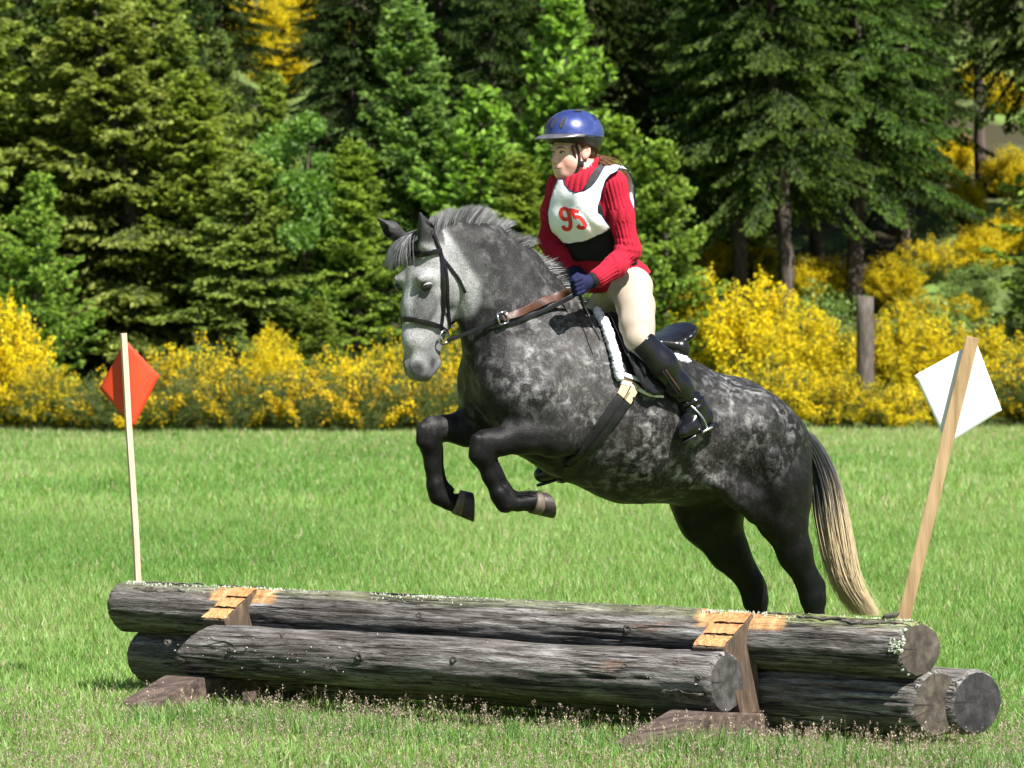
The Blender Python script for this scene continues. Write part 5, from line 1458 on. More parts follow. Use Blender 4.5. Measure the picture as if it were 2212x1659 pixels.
# saddle
saddle = empty('saddle', tuple(hw(1385, 760, 0))); SO = np.array(saddle.location)
tag(saddle, 'black leather jumping saddle with a raised cantle under the rider', 'saddle')
Q = Soft(np.array([-.50, -.36, 1.0]), np.array([.42, .36, 1.75]), .006)
q0 = hl(1385, 760, 0)
Q.chain([(hl(1318, 697, 0), .038, 1.6), (hl(1340, 720, 0), .045, 2.0), (hl(1385, 748, 0), .050, 2.6), (hl(1430, 745, 0), .050, 3.2)], .03, LAT)
Q.ell(hl(1452, 728, 0), [[.9, 0, -.42], [0, 1, 0], [.42, 0, .9]], (.075, .165, .034), .02)
Q.ell(hl(1466, 716, 0), [[.6, 0, -.8], [0, 1, 0], [.8, 0, .6]], (.05, .150, .020), .018)
for s_ in (-1, 1):
    Q.cone(hl(1325, 705, .05 * s_), hl(1345, 740, .16 * s_), .030, .026, .03)
    Q.chain([(hl(1440, 752, .10 * s_), .036, 1), (hl(1468, 752, .13 * s_), .040, 1), (hl(1476, 757, .13 * s_), .030, 1)], .012)      # panel
    Q.cone(hl(1425, 742, .13 * s_), hl(1478, 746, .145 * s_), .022, .018, .004)
    Q.cone(hl(1400, 750, .16 * s_), hl(1395, 790, .23 * s_), .03, .022, .03)
sv, sf = Q.mesh(2)
obj('seat', mesh_np('seat', toW(sv) - SO, sf, LEATH, True), saddle)
flap_px = [(1318, 686), (1332, 690), (1352, 700), (1400, 735), (1425, 760), (1440, 790), (1447, 815), (1446, 838), (1434, 850), (1415, 853), (1398, 845), (1383, 825), (1370, 803), (1358, 778), (1347, 748), (1336, 718), (1328, 700)]
flap_px = [(x - 13, y + 4) for x, y in flap_px]
flap, fb_ = patch_obj('flap', HTREE, flap_px, 9, lambda x, y: .040 + .012 * math.sin((x - 1300) / 40), LEATH, saddle, SO, .007)
MB().tube([p - SO for p in fb_ + fb_[:1]], .0035, 6).build('flap_edge', LEATH, flap)
mir = lambda p: np.array(p) - 2 * np.dot(np.array(p) - HP0, HL) * HL
fm_ = MB(); me0 = flap.data; fm_.v = [tuple(mir(np.array(v.co) + SO) - SO) for v in me0.vertices]; fm_.f = [tuple(reversed(p.vertices)) for p in me0.polygons]
o = fm_.build('flap', LEATH, saddle); o.modifiers.new('t', 'SOLIDIFY').thickness = .007
roll = [cast(HTREE, x, y, .058)[0] for x, y in [(1336, 712), (1346, 742), (1357, 772), (1369, 800), (1380, 822)]]
MB().tube([p - SO for p in spline(roll, 12)], [.006, .011, .013, .014, .014, .014, .013, .013, .012, .011, .009, .005], 10).build('knee_roll', LEATH, saddle)
# saddle pad: fleece front edge, lower edge and the roll behind the cantle
pad = empty('saddle_pad', tuple(hw(1385, 790, 0))); PO = np.array(pad.location)
tag(pad, 'white fleece saddle pad showing around the black saddle', 'saddle pad')
def fleece(name, line, rad, lump, n):
    P = spline(line, n); rg_ = np.random.default_rng(n); mb = MB(); k = 12
    pts, rr = [], []
    mb.tube([p - PO for p in P], rad, k)
    v = np.array(mb.v); v += normals_like(v, P - PO, k, rg_, lump); mb.v = [tuple(q) for q in v]
    return mb.build(name, FLEECE, pad)
def normals_like(v, P, k, rg_, lump):
    c = np.repeat(P, k, 0); d = v - c; d /= np.linalg.norm(d, axis=1, keepdims=True) + 1e-9
    return d * (lump * rg_.normal(size=len(v)))[:, None]
fl_px = [(1282, 674), (1293, 690), (1307, 715), (1318, 745), (1327, 775), (1332, 800), (1335, 824)]
line = [cast(HTREE, x, y, .018)[0] for x, y in fl_px]
n = 46; fleece('fleece_edge', line, list(np.interp(np.linspace(0, 1, n), [0, .1, .5, .9, 1], [.012, .020, .022, .022, .014])), .0034, n)
lower = [cast(HTREE, x, y, .012)[0] for x, y in [(1338, 828), (1370, 838), (1400, 853), (1430, 858)]]
fleece('fleece_edge', lower, list(np.linspace(.010, .006, 30)), .0015, 30)
bk_ = [hw(1448, 772, .17), hw(1470, 775, .15), hw(1484, 782, .11), hw(1492, 786, .03), hw(1488, 784, -.06), hw(1470, 780, -.12)]
fleece('fleece_edge', bk_, [.016 + .004 * math.sin(i * .2) for i in range(44)], .0035, 44)
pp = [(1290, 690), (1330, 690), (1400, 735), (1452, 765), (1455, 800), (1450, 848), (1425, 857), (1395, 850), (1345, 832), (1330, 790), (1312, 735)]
patch_obj('pad_lining_shade', HTREE, pp, 10, .012, GIRTH, pad, PO, .008)  # black for the under-flap lining and straps, with the shadow there painted in
strap('pad_strap', *[list(z) for z in zip(*[(cast(HTREE, x, y, .030)) for x, y in [(1341, 812), (1358, 818), (1376, 826)]])], .017, WHITEWEB, pad, PO, .003)
# girth
girth = empty('girth', tuple(hw(1290, 950, .25))); GO = np.array(girth.location)
tag(girth, 'black girth with tan elastic ends running under the grey belly', 'girth')
gp = [(1357, 848), (1340, 870), (1318, 900), (1295, 930), (1272, 958), (1250, 985), (1234, 1003)]
P, Nn = on_horse(dense(gp, 22), .012)
lowest = hw(1262, 1045, 0) + np.array([0, 0, -.0]); 
strap('girth_band', P, Nn, [.078 - .020 * max(0, i / 21 - .3) for i in range(len(P))], GIRTH, girth, GO, .010, .003)
strap('girth_seam', [p + n_ * .007 for p, n_ in zip(P, Nn)], Nn, .004, LEATH, girth, GO, .003, .0005)
ep = [(1356, 850), (1349, 862)]
P2, N2 = on_horse(dense([(1364, 826), (1352, 846), (1343, 862)], 7), .016)
strap('elastic', P2, N2, .080, WEB, girth, GO, .008, .002)
P3, N3 = on_horse(dense([(1361, 830), (1342, 862)], 5), .021); strap('elastic_seam', P3, N3, .006, BROWN, girth, GO, .002, .0004)
MP = [mir(p) for p in P]; MN = [q - 2 * np.dot(q, HL) * HL for q in Nn]
strap('girth_band', MP, MN, .06, GIRTH, girth, GO, .010, .003)
low_pts = [P[-1], P[-1] * .5 + (hw(1230, 1036, .0)) * .5 + np.array([0, 0, -.01]), hw(1228, 1040, 0), MP[-1] * .5 + hw(1230, 1036, 0) * .5 + np.array([0, 0, -.01]), MP[-1]]
strap('girth_band', spline(low_pts, 14), [np.array([0, 0, -1.0])] * 14, .06, GIRTH, girth, GO, .010, .003)
# ------------------------------------------------------------------ the rider
YT = math.radians(47); RF = np.array([-math.cos(YT), -math.sin(YT), 0]); RL = np.array([math.sin(YT), -math.cos(YT), 0])   # chest
YH = math.radians(37); FF = np.array([-math.cos(YH), -math.sin(YH), 0]); FL = np.array([math.sin(YH), -math.cos(YH), 0])   # face
RC = hw(1290, 520, 0.02); HC = hw(1243, 320, 0.0)
def rw(x, y, t=0.0): return plane(x, y, t, RC, RL)
def fw(x, y, t=0.0): return plane(x, y, t, HC, FL)
ZV = np.array([0, 0, 1.0])
def rm(x, y, t): return rw(x, y, 0) + RL * t
RO = np.array([*(hw(1375, 700, 0)[:2]), 0.0])
person = empty('person', tuple(hw(1375, 700, 0))); PRO = np.array(person.location)
tag(person, 'rider in blue helmet, red ribbed sweater and white bib leaning forward on the horse', 'person')

SKIN, nt, p = new_mat('skin')
c = attr(nt, 'Col'); f = noise(nt, 60, 3, .5, coords(nt)); nt.links.new(mixc(nt, 1.0, c, ramp(nt, f, [(.3, (.93, .92, .92)), (.7, (1.05, 1.05, 1.05))]), 'MULTIPLY'), p.inputs['Base Color'])
p.inputs['Roughness'].default_value = .48; p.inputs['Subsurface Weight'].default_value = .12; p.inputs['Subsurface Radius'].default_value = (.012, .005, .003); p.inputs['Subsurface Scale'].default_value = .5
p.inputs['Specular IOR Level'].default_value = .35
def fabric(name, c1, c2, rough=.85, scale=300, bumpd=.002):
    return simple(name, c1, c2, scale, rough, bumpd, .2)
RED = fabric('red_wool', (.42, .010, .022), (.60, .022, .042))
TAN = fabric('cream_breeches', (.37, .305, .245), (.44, .37, .30), .75, 400, .001)
WHITE = fabric('white_bib_cloth', (.84, .83, .87), (.90, .89, .93), .6, 40, .002)
NAVY = fabric('navy_piping', (.012, .014, .05), (.025, .028, .09), .7)
BLACKC = fabric('black_padded_cloth', (.006, .006, .007), (.013, .013, .014), .75, 60, .003)
GREYC = fabric('dark_grey_cloth', (.035, .035, .037), (.06, .06, .063), .7, 60, .003)
GLOVE = fabric('navy_glove', (.006, .008, .034), (.013, .017, .066), .8, 200, .002)
BOOT = simple('black_boot_leather', (.003, .003, .004), (.008, .008, .010), 9, .20, .004, .5)
NUM = simple('red_number_print', (.62, .022, .014), (.70, .035, .022), 40, .6)
HAIRB = leaf_mat('brown_hair', rough=.4, trans=.1, tint=(1, .9, .7), vary=.1, spec=.4)

# limbs shared by body and clothes: (point, radius)
ARM_N = [(rw(1325, 400, .160), .050), (rw(1340, 462, .180), .048), (rw(1358, 540, .210), .043)]
FORE_N = [(rw(1358, 541, .210), .042), (rw(1328, 576, .210), .039), (rw(1293, 600, .20), .036)]
ARM_F = [(rw(1209, 402, -.160), .048), (rw(1196, 458, -.17), .045), (rw(1191, 520, -.18), .041)]
FORE_F = [(rw(1190, 520, -.19), .046), (rw(1205, 548, -.14), .040), (rw(1222, 575, -.10), .032)]
LEG_N = [(hw(1362, 620, .10), .088, 1), (hw(1374, 665, .19), .072, 1), (hw(1377, 705, .25), .064, 1), (hw(1380, 735, .280), .056, 1)]
LEG_F = [(hw(1352, 618, -.08), .095, 1), (hw(1312, 670, -.19), .080, 1), (hw(1262, 730, -.28), .060, 1)]
SHIN_N = [(hw(1381, 738, .287), .060), (hw(1428, 788, .305), .062), (hw(1462, 832, .305), .052), (hw(1497, 876, .300), .042)]
SHIN_F = [(hw(1262, 730, -.28), .058), (hw(1236, 830, -.30), .058), (hw(1216, 985, -.29), .042)]
TORSO = [(rw(1262, 398, 0), (.075, .125, .060)), (rw(1272, 448, 0), (.098, .150, .125)), (rw(1285, 515, 0), (.094, .128, .11)), (rw(1308, 570, 0), (.100, .135, .10)), (rw(1340, 612, 0), (.106, .146, .090))]
AX3 = [RF, RL, ZV]
def torso(Sf, grow, only=None, k=.06):
    for i, (c_, r_) in enumerate(TORSO):
        if only is None or i in only: Sf.ell(c_ - RO, AX3, np.array(r_) + grow, k)
    for s_ in (-1, 1):
        if only is None or 1 in only: Sf.ell(rm(1268, 466, .066 * s_) + RF * .050 - RO, AX3, np.array((.055, .062, .060)) + grow, .05)
        if only is None or 0 in only: Sf.ell(rm(1258, 424, .05 * s_) - RO, AX3, np.array((.072, .080, .050)) + grow, .05)
        if only is None or 0 in only: Sf.cone(rm(1262, 394, .05 * s_) - RO, rm(1268, 400, .15 * s_) - RO, .042 + grow, .046 + grow, .05)
def limb(Sf, L, grow, k=.03): Sf.chain([(q[0] - RO, max(.004, q[1] + grow), 1) for q in L], k)

# ---- body: one skin from head to feet, mostly under the clothes
lo, hi = np.array([-.55, -.50, .62]), np.array([.45, .50, 2.46])
fine = (fw(1243, 395, 0) - RO - [.16, .16, 0], fw(1243, 240, 0) - RO + [.12, .14, 0])
B_ = Soft(lo, hi, .012, fine, .0030)
torso(B_, -.025)
for L in (ARM_N, FORE_N, ARM_F, FORE_F): limb(B_, L, -.014)
for L in (LEG_N, LEG_F): limb(B_, L, -.014)
limb(B_, SHIN_N, -.014); limb(B_, SHIN_F, -.014)
B_.cone(hw(1505, 890, .30) - RO, hw(1492, 920, .318) - RO, .022, .016, .02); B_.cone(hw(1216, 995, -.29) - RO, hw(1188, 1016, -.30) - RO, .022, .016, .02)
B_.cone(rw(1280, 606, .19) - RO, rw(1248, 616, .185) - RO, .022, .020, .02); B_.cone(rw(1222, 575, -.10) - RO, rw(1235, 592, -.07) - RO, .022, .02, .02)
f_ = lambda x, y, t=0.0: fw(x, y, t) - RO
fm = lambda x, y, t: fw(x, y, 0) + FL * t - RO
AXH = [FF, FL, ZV]
B_.cone(f_(1258, 352), rw(1264, 400, 0) - RO, .050, .056, .03)
B_.ell(f_(1244, 304), AXH, (.093, .074, .100), .03)
B_.chain([(f_(1226, 328), .061, 1), (f_(1225, 352), .053, 1), (f_(1222, 367), .040, 1)], .03, FL)
B_.ell(f_(1213, 374.5), AXH, (.022, .028, .019), .022)
for s_ in (-1, 1):
    B_.cone(fm(1217, 373, .012 * s_), fm(1237, 357, .050 * s_), .018, .020, .03)
    B_.ell(fm(1223, 350, .036 * s_), AXH, (.036, .030, .034), .024)
    B_.ell(fm(1206.5, 320, .024 * s_), AXH, (.014, .023, .009), .018)
    B_.ell(fm(1197, 330, .031 * s_), AXH, (.0090, .016, .0080), .010, True)           # eye socket
    B_.ell(fm(1200.5, 350, .0105 * s_), AXH, (.0095, .0072, .0065), .006)
    B_.ell(fm(1197.5, 353, .0065 * s_), AXH, (.004, .0035, .0026), .002, True)          # nostril
B_.cone(f_(1203, 327), f_(1196.5, 345), .0080, .0095, .014)
B_.ell(f_(1195.5, 346.5), AXH, (.0085, .0105, .0085), .008)
B_.ell(f_(1206, 361), AXH, (.016, .030, .018), .018)
B_.cone(fm(1202.5, 360.5, -.014), fm(1202.5, 360.5, .014), .0048, .0048, .008); B_.cone(fm(1203.5, 366, -.012), fm(1203.5, 366, .012), .0056, .0056, .008)
for s_ in (-1, 1):                                                                       # ears
    B_.ell(fm(1242, 331, .077 * s_), [FF * .9 + ZV * .25, FL + FF * .25, ZV * .95 - FF * .2], (.019, .010, .031), .006)
    B_.ell(fm(1241, 329, .087 * s_), [FF * .9 + ZV * .25, FL, ZV * .95 - FF * .2], (.010, .006, .019), .005, True)
bv, bf = B_.mesh(1)
col = np.tile(np.array([.64, .385, .325]), (len(bv), 1))
def tint(c_, r, rgb, w=1.0, sc=(1, 1, 1)):
    global col
    d = bv - c_; q = np.sqrt(((d @ FF) / sc[0]) ** 2 + ((d @ FL) / sc[1]) ** 2 + (d[:, 2] / sc[2]) ** 2); k = (sstep(r, r * .35, q) * w)[:, None]; col = col * (1 - k) + np.array(rgb) * k
for s_ in (-1, 1):
    tint(fm(1212, 351, .045 * s_), .040, (.62, .28, .235), .55); tint(fm(1200, 330, .031 * s_), .018, (.42, .24, .20), .4, (1, 1.3, .6)); tint(fm(1241, 331, .085 * s_), .03, (.60, .28, .22), .5)
tint(f_(1196, 347), .016, (.62, .29, .24), .5); tint(f_(1198, 353), .007, (.30, .12, .10), .6, (1, 1.6, 1))
tint(f_(1201, 363.5), .0070, (.52, .20, .175), .75, (2.2, 3.4, .9))
body_o = obj('body', mesh_np('body', bv + RO - PRO, bf, SKIN, True, col), person)
# eyes, brows, hair
EYEW = simple('eye_white', (.62, .58, .56), (.70, .66, .64), 50, .2, 0, .5); IRIS = simple('dark_iris', (.015, .009, .006), (.04, .022, .014), 200, .1, 0, .6)
BROW = simple('eyebrow', (.035, .018, .012), (.07, .038, .024), 200, .8); LIDM = simple('upper_eyelid', (.44, .25, .20), (.50, .29, .235), 100, .6)
tb = bvh(bv + RO, bf)
def on_face(pts, off):
    out = []
    for x, y in pts:
        q, n_ = cast(tb, x, y, off); out.append((q if q is not None else fw(x, y, 0)) - PRO)
    return out
def tube_on(name, pts, r, mat, parent, n=12, off=.0004, flat=1.0):
    P_ = spline(on_face(pts, off), n); rr = np.interp(np.linspace(0, 1, n), np.linspace(0, 1, len(r)), r); return MB().tube(P_, list(rr), 6, flat=flat).build(name, mat, parent)
near_eye = [(1209.0, 330.2), (1211.5, 327.9), (1214.5, 327.4), (1217.5, 328.4), (1219.8, 330.4), (1216.5, 331.6), (1213, 331.8)]
far_eye = [(1191.6, 330.0), (1193.0, 328.2), (1194.6, 327.9), (1196.2, 329.4), (1195.2, 331.2), (1193.2, 331.2)]
for ep, irx, up_, lo_ in ((near_eye, (1212.8, 329.7, 2.1), [(1208.4, 330.6), (1211.5, 327.6), (1214.5, 327.0), (1217.8, 328.0), (1220.8, 330.8)], [(1209.0, 330.6), (1212.6, 332.3), (1216.5, 332.2), (1219.6, 330.8)]),
                          (far_eye, (1193.8, 329.6, 1.6), [(1191.2, 330.2), (1193.0, 327.9), (1194.8, 327.6), (1196.6, 329.4)], [(1191.6, 330.4), (1193.4, 331.7), (1195.6, 331.4)])):
    sh_ = 0
    while cast(tb, irx[0] + sh_, irx[1])[0] is None and sh_ < 8: sh_ += .5          # keep the far eye on the turned face
    if sh_ >= 8: print('FACE MISS', irx); continue
    sh_ += 1.0 if sh_ else 0; ep, up_, lo_ = ([(x + sh_, y) for x, y in q] for q in (ep, up_, lo_)); irx = (irx[0] + sh_, irx[1], irx[2])
    v, f, b = patch(tb, ep, 1.4, .0006); mb = MB(); mb.v = [tuple(q - PRO) for q in v]; mb.f = f; ey = mb.build('eye', EYEW, person)
    ring = [(irx[0] + irx[2] * math.cos(a), irx[1] + irx[2] * math.sin(a)) for a in np.linspace(0, 6.283, 14, endpoint=False)]
    v, f, b = patch(tb, ring, 1.2, .0014); mb = MB(); mb.v = [tuple(q - PRO) for q in v]; mb.f = f; mb.build('iris', IRIS, ey)
    tube_on('eyelashes', up_, [.0007, .0014, .0016, .0016, .0010], BROW, ey, off=.0012)
    tube_on('eyelid', [(x, y - 2.1) for x, y in up_], [.0008, .0016, .0020, .0018, .0010], LIDM, ey, off=.0004)
    tube_on('eyelid', lo_, [.0006, .0010, .0010, .0006], LIDM, ey, off=.0004)
tube_on('eyebrow', [(1201.8, 321.6), (1206, 319.4), (1211, 318.6), (1217, 319.4), (1223.5, 322.2)], [.0014, .0024, .0026, .0022, .0010], BROW, person, 14, .0008)
tube_on('eyebrow', [(1188.8, 321.4), (1191, 320.6), (1194, 321.6)], [.0010, .0016, .0014], BROW, person, 8, .0002)
LIPD = simple('mouth_line', (.10, .022, .022), (.16, .04, .038), 200, .6)
tube_on('mouth', [(1199.8, 362.6), (1203, 363.2), (1208, 363.4), (1213, 362.6), (1216.2, 361.6)], [.0008, .0014, .0014, .0010, .0005], LIPD, person, 16, -.0002)
def cap_hair():
    Hh = Soft(f_(1243, 360) - [.15, .15, 0], f_(1243, 245) + [.15, .15, 0], .004)
    Hh.ell(f_(1246, 304), AXH, (.096, .079, .104), .02)
    Hh.half(f_(1214, 318), FF, .01); Hh.ell(f_(1222, 345), AXH, (.07, .10, .052), .012, True)
    Hh.cone(f_(1238, 318, .072), f_(1244, 345, .066), .010, .004, .01); Hh.cone(f_(1268, 330, .03), f_(1270, 346, .02), .03, .02, .02)
    v, f = Hh.mesh(1); c_ = np.tile(np.array([.060, .030, .018]), (len(v), 1)) * (1 + .3 * vnoise(v * [60, 60, 200]))[:, None]
    return mesh_np('hair', v + RO - PRO, f, HAIRB, True, c_)
hair = obj('hair', cap_hair(), person)
rg = np.random.default_rng(77); n = 900
R0 = np.array([fw(1272, 340, .0) + rg.normal(size=3) * .010 for _ in range(n)])
D0 = np.tile(fw(1322, 362, -.02) - fw(1274, 342, 0), (n, 1)); D0 = D0 / np.linalg.norm(D0, axis=1, keepdims=True) + rg.normal(size=(n, 3)) * .10
g = rg.random(n)[:, None]; c0 = np.array([.10, .045, .022]) * (1 - g) + np.array([.30, .17, .09]) * g
v, f, c = strands('ponytail', R0 - PRO, D0, rg.uniform(.10, .19, n), .0022, (c0, c0 * 1.5), np.tile([.05, .0, -.12], (n, 1)), rg, 6)
obj('ponytail', mesh_np('ponytail', v, f, HAIRB, True, c), hair)

# ---- sweater
W_ = Soft(np.array([-.50, -.50, 1.68]), np.array([.38, .46, 2.40]), .0048)
torso(W_, .004)
W_.ell(rw(1336, 606, 0) - RO, AX3, (.118, .158, .095), .04)
W_.half(hw(1334, 614, 0) - RO, -ZV * .915 - HF * .40, .006)                                # hem
for L in (ARM_N, FORE_N, ARM_F, FORE_F): limb(W_, L, .004, .035)
# roll collar
W_.chain([(f_(1255, 412), .070, 1), (f_(1253, 394), .065, 1), (f_(1257, 372), .063, 1), (f_(1262, 335), .063, 1)], .018)
W_.half(f_(1254, 357), ZV * .90 + FF * .46, .005, f_(1255, 412) - [.14, .14, 0], f_(1255, 300) + [.14, .14, 0])
W_.cone(f_(1257, 372), f_(1252, 320), .054, .058, .006, None, 1, True)
# cuffs stay open at the wrist
wv2, wf = W_.mesh(1); wn_ = normals(wv2, wf)
def rib_field(v):
    best = np.full(len(v), 9.0); val = np.zeros(len(v)); foldv = np.zeros(len(v))
    segs = []
    for L, cnt in ((ARM_N, 20), (FORE_N, 18), (ARM_F, 20), (FORE_F, 18)):
        for a, b in zip(L[:-1], L[1:]): segs.append((a[0] - RO, b[0] - RO, (a[1] + b[1]) / 2, cnt))
    for a, b, r, cnt in segs:
        e = b - a; t = np.clip(((v - a) @ e) / (e @ e), 0, 1); q = v - a - t[:, None] * e; d = np.linalg.norm(q, axis=1) - r
        en = e / np.linalg.norm(e); x = np.cross(en, ZV); x /= np.linalg.norm(x); y = np.cross(en, x); an = np.arctan2(q @ y, q @ x)
        m_ = d < best; best = np.where(m_, d, best); val = np.where(m_, np.cos(an * cnt), val); foldv = np.where(m_, 1.0, foldv)
    c_ = rw(1285, 500, 0) - RO; q = v - c_; an = np.arctan2((q @ RL) / 1.35, q @ RF); onb = best > .010
    val = np.where(onb, np.cos(an * 40), val)
    cz = v - (f_(1257, 382)); colr = (np.linalg.norm(cz * [1, 1, .8], axis=1) < .092) & (v[:, 2] > (rw(1262, 400, 0) - RO)[2] - .01)
    an2 = np.arctan2(cz @ FL, cz @ FF); val = np.where(colr, np.cos(an2 * 26), val)
    return np.clip(val * 1.6 + .45, -1, 1)
rv = rib_field(wv2)
wrk = .0021 * rv + .0011 * np.clip(fbm(wv2 * [12, 12, 20], 2), -1, 1)
# creases gathered at the elbows
for c_, ax_ in ((rw(1352, 540, .215) - RO, None), (rw(1190, 522, -.19) - RO, None)):
    d = np.linalg.norm(wv2 - c_, axis=1); wrk = wrk + .0040 * np.exp(-(d / .05) ** 2) * np.sin((wv2[:, 2] - c_[2]) * 210 + 30 * (wv2 - c_) @ RL)
wv2 = wv2 + wn_ * wrk[:, None]
knit = np.clip(.80 + .20 * rv, 0, 1)
m, nt, p = new_mat('red_rib_knit')
f = noise(nt, 420, 2, .5, coords(nt)); c = ramp(nt, f, [(.3, (.28, .007, .021)), (.7, (.41, .016, .040))])
nt.links.new(c, p.inputs['Base Color']); p.inputs['Roughness'].default_value = .85; p.inputs['Specular IOR Level'].default_value = .15
p.inputs['Sheen Weight'].default_value = .12; p.inputs['Sheen Tint'].default_value = (1, .3, .35, 1); bump(nt, p, f, .002, .5)
sweater = obj('sweater', mesh_np('sweater', wv2 + RO - PRO, wf, m, True), person)
WTREE = bvh(wv2 + RO, wf)

# ---- body protector under the bib and the bib itself
Vs = Soft(np.array([-.40, -.40, 1.72]), np.array([.34, .36, 2.30]), .008)
torso(Vs, .016, only=(0, 1, 2, 3))
Vs.half(rw(1275, 566, 0) - RO, -ZV * .97 + RF * .10, .006)                                # hem
Vs.half(rw(1262, 436, 0) - RO, ZV * .96 + RF * .25, .006)                                  # scooped neckline
for s_, A_ in ((1, ARM_N), (-1, ARM_F)):
    Vs.cone(A_[0][0] - RO + RL * s_ * .005, A_[1][0] - RO + RL * .02 * s_, .080, .082, .006, None, 1, True)
    Vs.cone(A_[1][0] - RO + RL * .02 * s_, A_[2][0] - RO + RL * .05 * s_, .076, .076, .006, None, 1, True)
vv, vf = Vs.mesh(1)
vest = obj('body_protector', mesh_np('body_protector', vv + RO - PRO, vf, BLACKC, True), person)
Bs = Soft(np.array([-.42, -.42, 1.72]), np.array([.36, .38, 2.30]), .0045)
torso(Bs, .024, only=(0, 1, 2, 3)); torso(Bs, .012); Bs.cone(rw(1290, 384, .08) - RO, rw(1324, 394, .15) - RO, .058, .070, .04); Bs.cone(rw(1240, 384, -.06) - RO, rw(1210, 394, -.15) - RO, .050, .064, .04); Bs.cone(f_(1254, 414), f_(1252, 398), .088, .080, .03)
b3, f3 = Bs.mesh(2)
b3 = b3 + normals(b3, f3) * (.0030 * fbm(b3 * [16, 16, 9], 3))[:, None]
# fold running down from the middle of the bib to its lower right
BT = bvh(b3 + RO, f3)
def crease(x, y):
    t = ((x - 1245) * .62 + (y - 455) * .78); d = ((x - 1245) * .78 - (y - 455) * .62); a = math.exp(-((d - 4) / 5.0) ** 2) * (1 if 0 < t < 62 else math.exp(-((t - 30) / 34.0) ** 4))
    return .004 - .006 * a + .006 * math.exp(-((d + 8) / 7) ** 2) * math.exp(-((t - 32) / 28.0) ** 4) + .0025 * math.sin(x * .16 + y * .05)
bib_px = [(1207, 386), (1219, 389), (1222, 400), (1230, 411), (1243, 417), (1262, 414), (1277, 404), (1290, 388), (1300, 372), (1308, 361), (1340, 360), (1333, 370), (1318, 378), (1309, 390), (1303, 408), (1297, 428), (1291, 446), (1290, 459), (1299, 465), (1307, 478), (1318, 491), (1300, 503), (1283, 512), (1258, 521), (1232, 526), (1220, 523), (1206, 512), (1194, 498), (1188, 480), (1185, 460), (1189, 435), (1197, 408)]
bib, bb = patch_obj('bib', BT, bib_px, 5, crease, WHITE, person, PRO, .003)
MB().tube([p_ - PRO for p_ in bb + bb[:1]], .0027, 6).build('piping', NAVY, bib)
# the back panel of the bib, seen over the shoulder, with its shoulder bridge
def sheet(name, rows, mat, parent, thick=.003, O=PRO):
    P = [spline(r, 12) for r in rows]; mb = MB()
    for r in P: mb.v += [tuple(q - O) for q in r]
    mb.f = [(i * 12 + k, i * 12 + k + 1, (i + 1) * 12 + k + 1, (i + 1) * 12 + k) for i in range(len(P) - 1) for k in range(11)]
    o = mb.build(name, mat, parent); md = o.modifiers.new('t', 'SOLIDIFY'); md.thickness = thick; return o
shoulder_in = [rw(1309, 361, .085), rw(1326, 357, .085), rw(1341, 361, .075), rw(1351, 382, .06), rw(1356, 415, .05), rw(1358, 462, .05)]
shoulder_out = [rw(1330, 371, .150), rw(1340, 364, .150), rw(1356, 369, .12), rw(1367, 390, .085), rw(1371, 425, .07), rw(1371, 470, .06)]
bp = sheet('bib_back', [shoulder_in, [(a + b) / 2 + ZV * .004 for a, b in zip(shoulder_in, shoulder_out)], shoulder_out], WHITE, person)
MB().tube([q - PRO for q in spline(shoulder_out, 20)], .0027, 6).build('piping', NAVY, bp)
in2 = [rw(1336, 374, .15), rw(1347, 385, .13), rw(1355, 408, .105), rw(1361, 440, .09), rw(1364, 470, .08)]
sheet('protector_strap', [in2, [q + np.array([-.020, .012, -.004]) for q in in2]], BLACKC, vest, .006)
# grey strap of the protector beside the collar
def on_w(pts, off):
    P_, N_ = [], []
    for x, y in pts:
        q, n_ = cast(WTREE, x, y, off)
        if q is not None: P_.append(q); N_.append(n_)
    return P_, N_
Pg, Ng = on_w([(1300, 366), (1292, 378), (1284, 390), (1276, 402), (1268, 412)], .012)
strap('shoulder_strap', Pg, Ng, [.045, .044, .042, .036, .028], GREYC, vest, PRO, .008, .002)
# number 95
def stroke(pts, w, n):
    P_ = spline(pts, n); out = []
    for i in range(n):
        t = P_[min(i + 1, n - 1)] - P_[max(i - 1, 0)]; t /= np.linalg.norm(t) + 1e-9; nrm = np.array([-t[1], t[0]])
        ww = w[i] if hasattr(w, '__len__') else w; out.append((P_[i] - nrm * ww / 2, P_[i] + nrm * ww / 2))
    return out
bt2 = bvh(np.array([np.array(v.co) + PRO for v in bib.data.vertices]), np.array([list(p_.vertices) for p_ in bib.data.polygons]))
def print_on(name, strokes):
    mb = MB()
    for st in strokes:
        base_i = len(mb.v); ok = True; pts = []
        for l, r in st:
            for q in (l, (l + r) / 2, r):
                h, n_ = cast(bt2, q[0], q[1], .0030)
                if h is None: h, n_ = cast(BT, q[0], q[1], .008)
                pts.append(h - PRO)
        mb.v += [tuple(q) for q in pts]; m_ = len(st)
        for i in range(m_ - 1):
            for k in (0, 1): mb.f.append((base_i + i * 3 + k, base_i + i * 3 + k + 1, base_i + (i + 1) * 3 + k + 1, base_i + (i + 1) * 3 + k))
    o = mb.build(name, NUM, bib); return o
nine = [[(1232, 470), (1227, 473), (1219, 473), (1213.5, 467), (1212, 459), (1215, 452), (1221, 450.5), (1227, 454), (1230, 462), (1232.5, 474), (1233.5, 485), (1231, 493), (1225, 495), (1219, 492.5), (1217.5, 487)]]
print_on('number_nine', [stroke(nine[0], 8.2, 44)])
